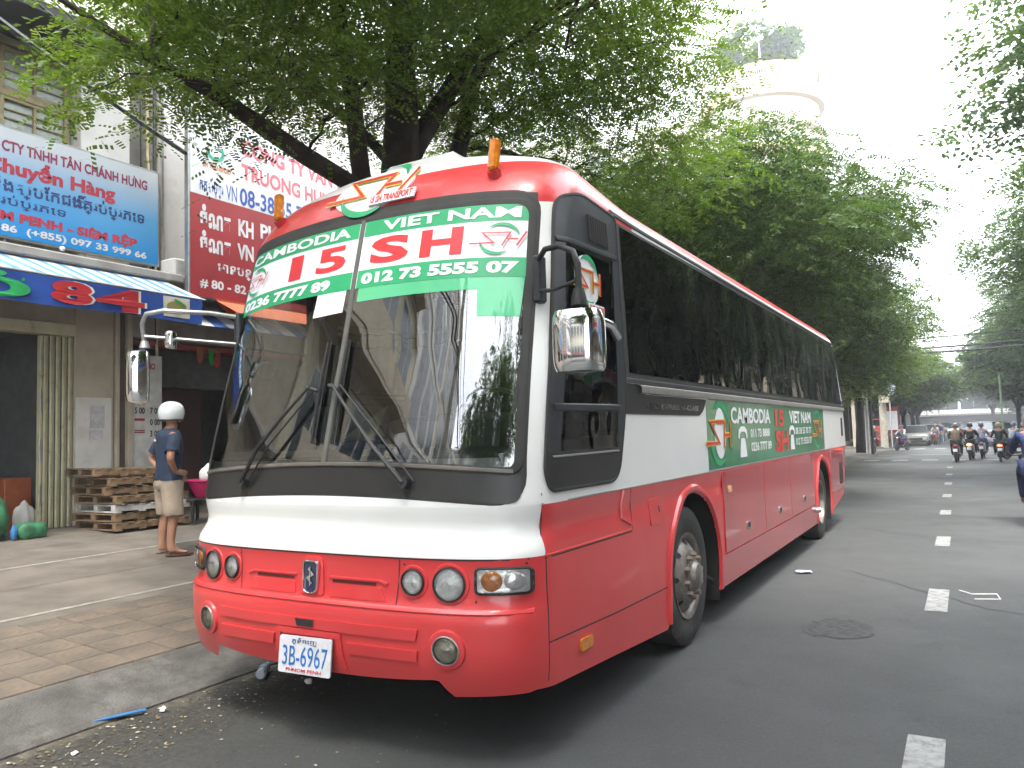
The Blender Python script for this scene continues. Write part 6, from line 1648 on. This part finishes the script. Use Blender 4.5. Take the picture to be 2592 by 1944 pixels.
# face: nose, ears, eyes on the far side of the head
for nm, c, sc, m in (('nose', (0, .142, 1.61), (.014, .022, .024), m_skin), ('ear', (-.088, .03, 1.605), (.012, .02, .03), m_skin), ('ear', (.088, .03, 1.605), (.012, .02, .03), m_skin), ('eye', (-.033, .124, 1.635), (.013, .008, .008), m_paper), ('eye', (.033, .124, 1.635), (.013, .008, .008), m_paper), ('mouth', (0, .122, 1.565), (.024, .008, .006), material('lips', (.28, .09, .07), .5))):
    o = MB().sphere((0, 0, 0), 1, 10, 6, sc=sc).mesh(); link_mesh(nm, o, m, man, c)
def loft(mb, rings, n=22, fold=.0, seed=0, cap=False):
    """rings: (cx, cy, z, rx, ry[, tilt x, tilt y]) stacked"""
    vs = []
    for i, q in enumerate(rings):
        cx, cy, z, rx, ry = q[:5]; tx, ty = (q[5], q[6]) if len(q) > 5 else (0, 0)
        for k in range(n):
            w = 2*PI*k/n; f_ = 1+fold*math.sin(3*w+i*1.3+seed)*math.sin(5*w-i*.9+seed*2)
            x, y = rx*math.copysign(abs(math.cos(w))**.88, math.cos(w))*f_, ry*math.copysign(abs(math.sin(w))**.88, math.sin(w))*f_
            vs.append((cx+x, cy+y, z+tx*x+ty*y+fold*.05*math.sin(4*w+seed)))
    fs = [(i*n+k, i*n+(k+1) % n, (i+1)*n+(k+1) % n, (i+1)*n+k) for i in range(len(rings)-1) for k in range(n)]
    if cap: fs.append([(len(rings)-1)*n+k for k in range(n)])
    return mb.add(vs, fs, 0, True)
mb = MB(); loft(mb, [(0, 0, .865, .186, .138), (0, 0, .875, .190, .142), (0, 0, .92, .184, .136), (0, 0, .98, .172, .130), (0, .0, 1.06, .166, .126), (0, .005, 1.14, .174, .130), (0, .01, 1.23, .190, .136), (0, .005, 1.31, .200, .130), (0, .0, 1.365, .196, .124), (0, .002, 1.410, .168, .114), (0, .006, 1.445, .118, .098), (0, .01, 1.462, .078, .074), (0, .01, 1.466, .070, .066)], fold=.035, seed=1)
for sg in (-1, 1):
    rg = [((sg*.13), 0, 1.355), (sg*.185, -.012, 1.325), (sg*.225, -.035, 1.26), (sg*.262, -.058, 1.185)]
    mb.tube(rg, [.072, .078, .074, .076], 16, cap=False)
mb.build('shirt', m_navyc, man, fix=False)
mb = MB(); loft(mb, [(0, 0, .96, .160, .122), (0, 0, .90, .176, .134), (0, 0, .84, .184, .140), (0, 0, .79, .188, .138), (0, 0, .765, .17, .12)], fold=.02, seed=4)
for sg in (-1, 1): loft(mb, [(sg*.088, 0, .84, .104, .132), (sg*.098, 0, .76, .102, .122), (sg*.108, .005, .66, .096, .112), (sg*.115, .012, .56, .095, .106), (sg*.120, .015, .475, .098, .106), (sg*.120, .015, .465, .094, .102)], fold=.05, seed=sg*3)
mb.build('shorts', m_khaki, man, fix=False)
MB().lathe([(.104, -.080), (.116, -.06), (.126, -.02), (.131, .02), (.127, .06), (.113, .098), (.088, .128), (.052, .148), (.02, .155), (0, .156)], (0, 0, 0), 'Z', 28).build('helmet', m_helm, man)
h_ = children(man)[-1] if False else [c for c in bpy.data.objects if c.parent == man and c.name.startswith('helmet')][0]
h_.location = (0, .030, 1.635); h_.rotation_euler = (R(-4), 0, 0); h_.scale = (.97, 1.12, 1.0)
o = MB().tube([(.112*math.cos(a), .128*math.sin(a), 0) for a in [2*PI*k/28 for k in range(28)]], .010, 6, closed=True).build('helmet_rim', m_cable, man); o.location = (0, .030, 1.565)
o = MB().tube([(-.115, .02, 1.62), (-.09, .07, 1.54), (0, .10, 1.50), (.09, .07, 1.54), (.115, .02, 1.62)], .006, 5).build('chin_strap', m_cable, man)
for sgn, x, y in ((-1, -.136, .035), (1, .142, .045)):
    o = MB().prism(roundpoly([(-.038, -.125), (.038, -.125), (.046, -.02), (.056, .10), (.03, .175), (-.035, .165), (-.052, .08), (-.042, -.02)], .035), 'Z', -.010, .008).build('sandal', material('brown_sandal', (.12, .05, .03), .7), man); o.location = (x, y, .012); o.rotation_euler = (0, 0, -sgn*.12)
    o2 = MB().tube([(-.045, -.02, .01), (0, .09, .045), (.045, -.02, .01)], .007, 5).build('strap', m_cable, o)
mb = MB(); mb.box((-.075, -.122, 1.335), (.06, .006, .03)); mb.build('shirt_print', m_white, man)
MB().box((-.055, -.124, 1.352), (.02, .004, .02)).build('shirt_print', material('red_print_cloth', (.5, .05, .06), .7), man)
man.rotation_euler = (0, 0, R(-16)); man.scale = (1.03, 1.03, 1.0)
yb = sack('yellow_bag', (-5.56, 2.36, .70), (.04, .07, .17), material('yellow_plastic', (.60, .30, .02), .5), 'yellow plastic bag hanging at the right hip of the standing man', 'bag', 3)

# ---------------------------------------------------------------- motorbikes and riders
m_metal = material('dark_metal', (.05, .05, .055), .4, .6)
def make_bike():
    b = empty('motorbike', (0, 0, 0))      # faces +y
    for y in (-.62, .62):
        w = MB().lathe([(.20, -.035), (.27, -.045), (.29, 0), (.27, .045), (.20, .035), (.20, -.035)], (0, y, .29), 'X', 22).build('tyre', m_black, b)
        MB().lathe([(.0, -.03), (.04, -.03), (.05, -.012), (.19, -.012), (.205, -.02), (.205, .02), (.19, .012), (.05, .012), (.04, .03), (0, .03)], (0, y, .29), 'X', 18).build('rim', m_metal, w)
    bd = MB(); P = []
    for (y, z, w, h) in ((-.78, .72, .05, .05), (-.6, .70, .12, .09), (-.35, .62, .15, .13), (-.05, .50, .13, .14), (.18, .42, .12, .10), (.36, .55, .16, .20), (.42, .75, .17, .16), (.44, .90, .12, .07)):
        P.append((y, z, w, h))
    n = 14; vs = []
    for (y, z, w, h) in P:
        for k in range(n): a = 2*PI*k/n; vs.append((w*math.cos(a), y, z+h*math.sin(a)))
    bd.add(vs, [(i*n+k, i*n+(k+1) % n, (i+1)*n+(k+1) % n, (i+1)*n+k) for i in range(len(P)-1) for k in range(n)]+[list(range(n))[::-1], [(len(P)-1)*n+k for k in range(n)]], 0, True)
    bd.build('fairing', material('bike_red', (.32, .03, .03), .3, coat=.5), b)
    MB().box((0, -.28, .77), (.24, .74, .09), bev=.035).build('seat', m_black, b)
    MB().tube([(0, .62, .29), (0, .48, .70), (0, .40, 1.0)], .035, 8).tube([(-.33, .30, 1.03), (-.15, .38, 1.05), (0, .40, 1.02), (.15, .38, 1.05), (.33, .30, 1.03)], .016, 6).build('handlebar', m_metal, b)
    for s in (-1, 1): MB().tube([(s*.2, .37, 1.04), (s*.27, .36, 1.16)], .006, 5).sphere((s*.28, .35, 1.19), .05, 8, 5, sc=(1, .3, .7)).build('mirror', m_metal, b)
    MB().box((0, .36, .25), (.20, .5, .06), bev=.02).box((0, -.15, .30), (.22, .40, .22), bev=.04).build('engine', m_metal, b)
    MB().tube([(.13, -.1, .26), (.15, -.5, .28), (.15, -.85, .36)], [.03, .045, .05], 8).build('exhaust', m_metal, b)
    MB().sphere((0, -.80, .72), .06, 10, 6, sc=(1.6, .5, .8)).build('tail_light', material('tail_lens', (.40, .02, .01), .3), b)
    MB().sphere((0, .53, .86), .07, 10, 6, sc=(1.1, .5, .9)).build('headlight', m_refl, b)
    MB().box((0, -.88, .55), (.17, .01, .13), rot=Euler((-.3, 0, 0))).build('number_plate', m_white, b)
    MB().box((0, -.72, .50), (.10, .30, .02), rot=Euler((-.5, 0, 0))).build('mudguard', m_black, b)
    return b
def make_rider():
    p = empty('person', (0, 0, 0))          # sits on a bike facing +y
    J = dict(pel=((0, -.22, .88), (.15, .12)), wai=((0, -.20, 1.02), (.135, .11)), che=((0, -.13, 1.22), (.16, .12)), sh=((0, -.09, 1.36), (.11, .09)), ne=((0, -.05, 1.44), .055), he=((0, -.02, 1.56), (.08, .095)),
             ls=((-.18, -.09, 1.34), .06), le=((-.27, .10, 1.15), .045), lw=((-.30, .27, 1.06), .032), lh=((-.32, .31, 1.05), .035), rs=((.18, -.09, 1.34), .06), re=((.27, .10, 1.15), .045), rw=((.30, .27, 1.06), .032), rh=((.32, .31, 1.05), .035),
             lhp=((-.12, -.18, .86), .10), lk=((-.19, .24, .76), .07), la=((-.18, .16, .34), .045), lf=((-.18, .28, .29), (.04, .03)), rhp=((.12, -.18, .86), .10), rk=((.19, .24, .76), .07), ra=((.18, .16, .34), .045), rf=((.18, .28, .29), (.04, .03)))
    LK = [('pel', 'wai'), ('wai', 'che'), ('che', 'sh'), ('sh', 'ne'), ('ne', 'he'), ('sh', 'ls'), ('ls', 'le'), ('le', 'lw'), ('lw', 'lh'), ('sh', 'rs'), ('rs', 're'), ('re', 'rw'), ('rw', 'rh'), ('pel', 'lhp'), ('lhp', 'lk'), ('lk', 'la'), ('la', 'lf'), ('pel', 'rhp'), ('rhp', 'rk'), ('rk', 'ra'), ('ra', 'rf')]
    skin_obj('body', J, LK, m_skin, p, 1)
    S = {k: J[k] for k in ('pel', 'wai', 'che', 'sh', 'ls', 'le', 'lw', 'rs', 're', 'rw')}
    S = {k: (v[0], tuple(q*1.14+.006 for q in v[1]) if isinstance(v[1], tuple) else v[1]*1.2+.006) for k, v in S.items()}
    skin_obj('jacket', S, [l for l in LK if l[0] in S and l[1] in S], m_navyc, p, 1)
    S = {k: J[k] for k in ('pel', 'lhp', 'lk', 'la', 'rhp', 'rk', 'ra')}
    S = {k: (v[0], tuple(q*1.06 for q in v[1]) if isinstance(v[1], tuple) else v[1]*1.15+.004) for k, v in S.items()}
    skin_obj('trousers', S, [l for l in LK if l[0] in S and l[1] in S], m_khaki, p, 1)
    MB().lathe([(.115, -.06), (.13, .0), (.125, .06), (.09, .115), (0, .14)], (0, -.03, 1.58), 'Z', 18).build('helmet', m_helm, p)
    return p
bk0 = make_bike(); rd0 = make_rider(); bpy.context.view_layer.update(); idx = kids_index()
_mc = {}
def cloth(c, rough=.7, coat=0.):
    k = (c, rough)
    if k not in _mc: _mc[k] = material('fabric', c, rough, var=.15, vscale=9, coat=coat)
    return _mc[k]
def recolor(root, names):
    for c in children(root):
        for n, m in names.items():
            if c.name.split('.')[0] == n:
                c.material_slots[0].link = 'OBJECT'; c.material_slots[0].material = m
first = [True]
m_tl_on = material('lit_tail_lamp', (.6, .02, .01), .4, emit=(1, .05, .02), estr=5); m_tl_or = material('lit_indicator', (.6, .2, .02), .4, emit=(1, .35, .05), estr=5)
RID = [  # x, y, heading deg (0 = away), jacket, trousers, helmet, fairing, tail, labels
    (-1.64, 45.9, 172, (.16, .16, .16), (.12, .06, .05), (.70, .70, .68), (.30, .04, .04), None, 'rider in grey jacket and white helmet coming by the kerb', 'red motorbike ridden towards the camera beside the dark trunk'),
    (-.33, 48.0, 205, (.36, .40, .42), (.05, .06, .10), (.06, .08, .16), (.14, .03, .08), None, 'rider in pale grey shirt and dark cap turning at the crossing', 'dark red motorbike turning at the crossing'),
    (1.02, 62.0, 185, (.60, .56, .54), (.08, .10, .18), (.40, .30, .30), (.50, .04, .04), None, 'rider in white top coming in mid street', 'bright red motorbike coming in mid street beyond the crossing'),
    (2.66, 32.1, 3, (.26, .19, .12), (.03, .03, .04), (.22, .17, .14), (.10, .02, .03), None, 'rider in tan shirt seen from behind, left one of the three together', 'dark red motorbike of the tan shirted rider'),
    (3.18, 34.1, 6, (.012, .014, .018), (.03, .03, .04), (.012, .014, .02), (.42, .40, .40), m_tl_or, 'rider in black shirt and black helmet waiting in the middle', 'silver scooter with its orange rear light lit'),
    (3.60, 35.2, 4, (.34, .33, .42), (.04, .06, .16), (.10, .13, .25), (.40, .41, .45), None, 'rider in lavender shirt half behind the black shirted one', 'silver grey motorbike beside the scooter'),
    (4.14, 32.1, 2, (.02, .04, .035), (.05, .06, .09), (.42, .38, .24), (.10, .09, .08), m_tl_on, 'rider in dark green jacket with cream helmet on the right', 'black motorbike with its red rear light lit'),
    (4.78, 34.4, 40, (.50, .54, .60), (.04, .06, .18), (.20, .26, .40), (.14, .10, .06), None, 'rider in white and blue jacket at the right edge', 'brown motorbike of the rider in white and blue'),
    (4.98, 31.6, 20, (.10, .11, .08), (.05, .05, .05), (.52, .44, .34), (.20, .20, .20), None, 'rider in olive shirt and cream helmet at the right edge', 'grey motorbike at the right edge of the picture'),
    (3.93, 10.6, 4, (.02, .035, .12), (.02, .03, .09), (.3, .3, .32), (.02, .03, .08), None, 'rider in dark blue cut off by the right edge of the picture', 'dark motorbike cut off by the right edge of the picture'),
]
for k, (x, y, hd, jc, tr_, he, fa, tl, lr, lb) in enumerate(RID):
    b = bk0 if k == 0 else copy_tree(bk0, None, idx); p = rd0 if k == 0 else copy_tree(rd0, None, idx)
    for o in (b, p): o.location = (x, y, .0); o.rotation_euler = (0, 0, R(-hd)); o.scale = (.90,)*3 if y > 20 else (1,)*3
    p.location.z = .012
    tag(b, lb, 'motorbike', 'motorbikes on the street'); tag(p, lr, 'person', 'riders on the street')
    nm = {'fairing': cloth(fa, .35, .4)}
    if tl: nm['tail_light'] = tl
    recolor(b, nm); recolor(p, {'jacket': cloth(jc), 'trousers': cloth(tr_), 'helmet': cloth(he, .3, .5)})
# pedestrian
pd = empty('person', (1.42, 62.1, 0), 0, 'pedestrian in dark blue top and jeans walking beyond the crossing', 'person')
JW = {k: J[k] for k in J}; 
J2 = dict(pel=((0, 0, .92), (.14, .1)), che=((0, 0, 1.24), (.15, .1)), sh=((0, 0, 1.38), (.1, .08)), ne=((0, 0, 1.46), .05), he=((0, .02, 1.58), (.08, .09)), ls=((-.17, 0, 1.36), .055), lw=((-.22, .12, .9), .035), rs=((.17, 0, 1.36), .055), rw=((.22, -.1, .9), .035), lk=((-.1, .14, .5), .06), la=((-.1, .2, .08), .04), rk=((.1, -.05, .5), .06), ra=((.1, -.28, .10), .04))
L2 = [('pel', 'che'), ('che', 'sh'), ('sh', 'ne'), ('ne', 'he'), ('sh', 'ls'), ('ls', 'lw'), ('sh', 'rs'), ('rs', 'rw'), ('pel', 'lk'), ('lk', 'la'), ('pel', 'rk'), ('rk', 'ra')]
skin_obj('body', J2, L2, m_skin, pd, 1)
g2 = lambda ks, f: {k: (J2[k][0], tuple(q*f for q in J2[k][1]) if isinstance(J2[k][1], tuple) else J2[k][1]*f) for k in ks}
skin_obj('shirt', g2(('pel', 'che', 'sh', 'ls', 'rs'), 1.22), [l for l in L2 if l[0] in ('pel', 'che', 'sh') and l[1] in ('che', 'sh', 'ls', 'rs')], cloth((.03, .05, .14)), pd, 1)
skin_obj('trousers', g2(('pel', 'lk', 'la', 'rk', 'ra'), 1.3), [l for l in L2 if l[0] in ('pel', 'lk', 'rk') and l[1] in ('lk', 'la', 'rk', 'ra')], cloth((.16, .22, .30)), pd, 1)

# ---------------------------------------------------------------- cars
def make_car(root):
    n = 7
    secs = [(-2.15, .45, .80, .72), (-2.05, .30, .95, .80), (-1.5, .24, 1.0, .85), (0, .22, .93, .86), (1.2, .24, .92, .86), (1.9, .28, .84, .82), (2.15, .40, .70, .70)]
    vs = []; 
    for (y, z0, z1, w) in secs:
        vs += [(-w*.92, y, z0), (-w, y, z0+.15), (-w, y, z1-.12), (-w*.9, y, z1), (w*.9, y, z1), (w, y, z1-.12), (w, y, z0+.15), (w*.92, y, z0)]
    fs = [(i*8+k, i*8+(k+1) % 8, (i+1)*8+(k+1) % 8, (i+1)*8+k) for i in range(6) for k in range(8)]+[list(range(8))[::-1], [48+k for k in range(8)]]
    MB().add(vs, fs, 0, False).build('body', m_alu, root)
    cab = [(-1.75, .95, .72), (-1.1, 1.42, .60), (.45, 1.45, .60), (1.15, .93, .70)]; vs = []
    for (y, z, w) in cab: vs += [(-w, y, z), (w, y, z)]
    vs += [(-.80, -1.75, .93), (.80, -1.75, .93), (.80, 1.15, .91), (-.80, 1.15, .91)]
    MB().add(vs, [(2, 3, 5, 4), (0, 1, 3, 2), (4, 5, 7, 6), (0, 2, 4, 6, 11, 8), (1, 9, 10, 7, 5, 3)]).build('glasshouse', m_glassd, root)
    MB().box((0, -.33, 1.45), (1.22, 1.5, .04), bev=.015).build('roof', m_alu, root)
    for y in (-1.35, 1.35):
        for s in (-1, 1): 
            w = MB().lathe([(0, -.1), (.28, -.1), (.31, -.07), (.31, .07), (.28, .1), (0, .1)], (s*.78, y, .31), 'X', 18).build('wheel', m_black, root)
            MB().lathe([(0, s*.101), (.18, s*.105), (.2, s*.09)], (s*.78, y, .31), 'X', 14).build('hubcap', m_alu, w)
    for s in (-1, 1):
        MB().box((s*.60, 2.08, .68), (.34, .14, .14), bev=.03).build('headlight', m_refl, root); MB().box((s*.66, -2.10, .80), (.26, .08, .16), bev=.02).build('tail_light', material('car_tail', (.35, .02, .02), .3), root)
    MB().box((0, 2.17, .50), (.9, .03, .14), bev=.01).build('grille', m_dark, root); MB().box((0, -2.18, .62), (.45, .01, .13)).build('number_plate', m_white, root)
c0 = empty('parked_car', (0, 0, 0)); make_car(c0); bpy.context.view_layer.update(); idx = kids_index()
CARS = [(-.10, 60.0, 180, (.42, .43, .38), 1.0, 'silver beige sedan parked nose-on at the left beyond the crossing'), (.55, 71.5, 180, (.50, .55, .56), 1.0, 'pale grey car parked behind the silver beige sedan'), (4.12, 56.1, -12, (.46, .42, .44), 1.08, 'silver car seen from behind between the riders on the right'),
        (3.4, 78, 0, (.05, .06, .09), 1.1, 'dark blue car farther away in mid street'), (5.3, 66, 0, (.20, .20, .22), 1.0, 'grey car parked by the right kerb beyond the crossing'), (2.1, 95, 180, (.45, .60, .58), 1.05, 'pale turquoise car coming far down the street'),
        (4.6, 98, 0, (.5, .5, .5), 1.1, 'white car going away far down the street'), (.8, 112, 180, (.30, .33, .38), 1.1, 'small grey car at the far end of the street'), (5.6, 86, 0, (.62, .62, .60), 1.1, 'white car parked far down on the right')]
for k, (x, y, hd, c, s, lb) in enumerate(CARS):
    o = c0 if k == 0 else copy_tree(c0, None, idx); o.location = (x, y, 0); o.rotation_euler = (0, 0, R(hd)); o.scale = (s, s, s)
    tag(o, lb, 'car', 'cars beyond the crossing'); recolor(o, {'body': cloth(c, .3, .6), 'roof': cloth(c, .3, .6)})

# haze
hz = MB().box((0, 165, 27), (302, 514, 58)).build("haze", None)
hz.data.materials.clear()
mh = bpy.data.materials.new('haze'); mh.use_nodes = True; t = mh.node_tree
for n in list(t.nodes): t.nodes.remove(n)
o_ = t.nodes.new('ShaderNodeOutputMaterial'); pv = t.nodes.new('ShaderNodeVolumePrincipled'); pv.inputs['Color'].default_value = (.92, .95, 1, 1); pv.inputs['Density'].default_value = .0015
t.links.new(pv.outputs[0], o_.inputs['Volume']); hz.data.materials.append(mh); tag(hz, 'thin bright haze hanging in the street', kind='stuff')
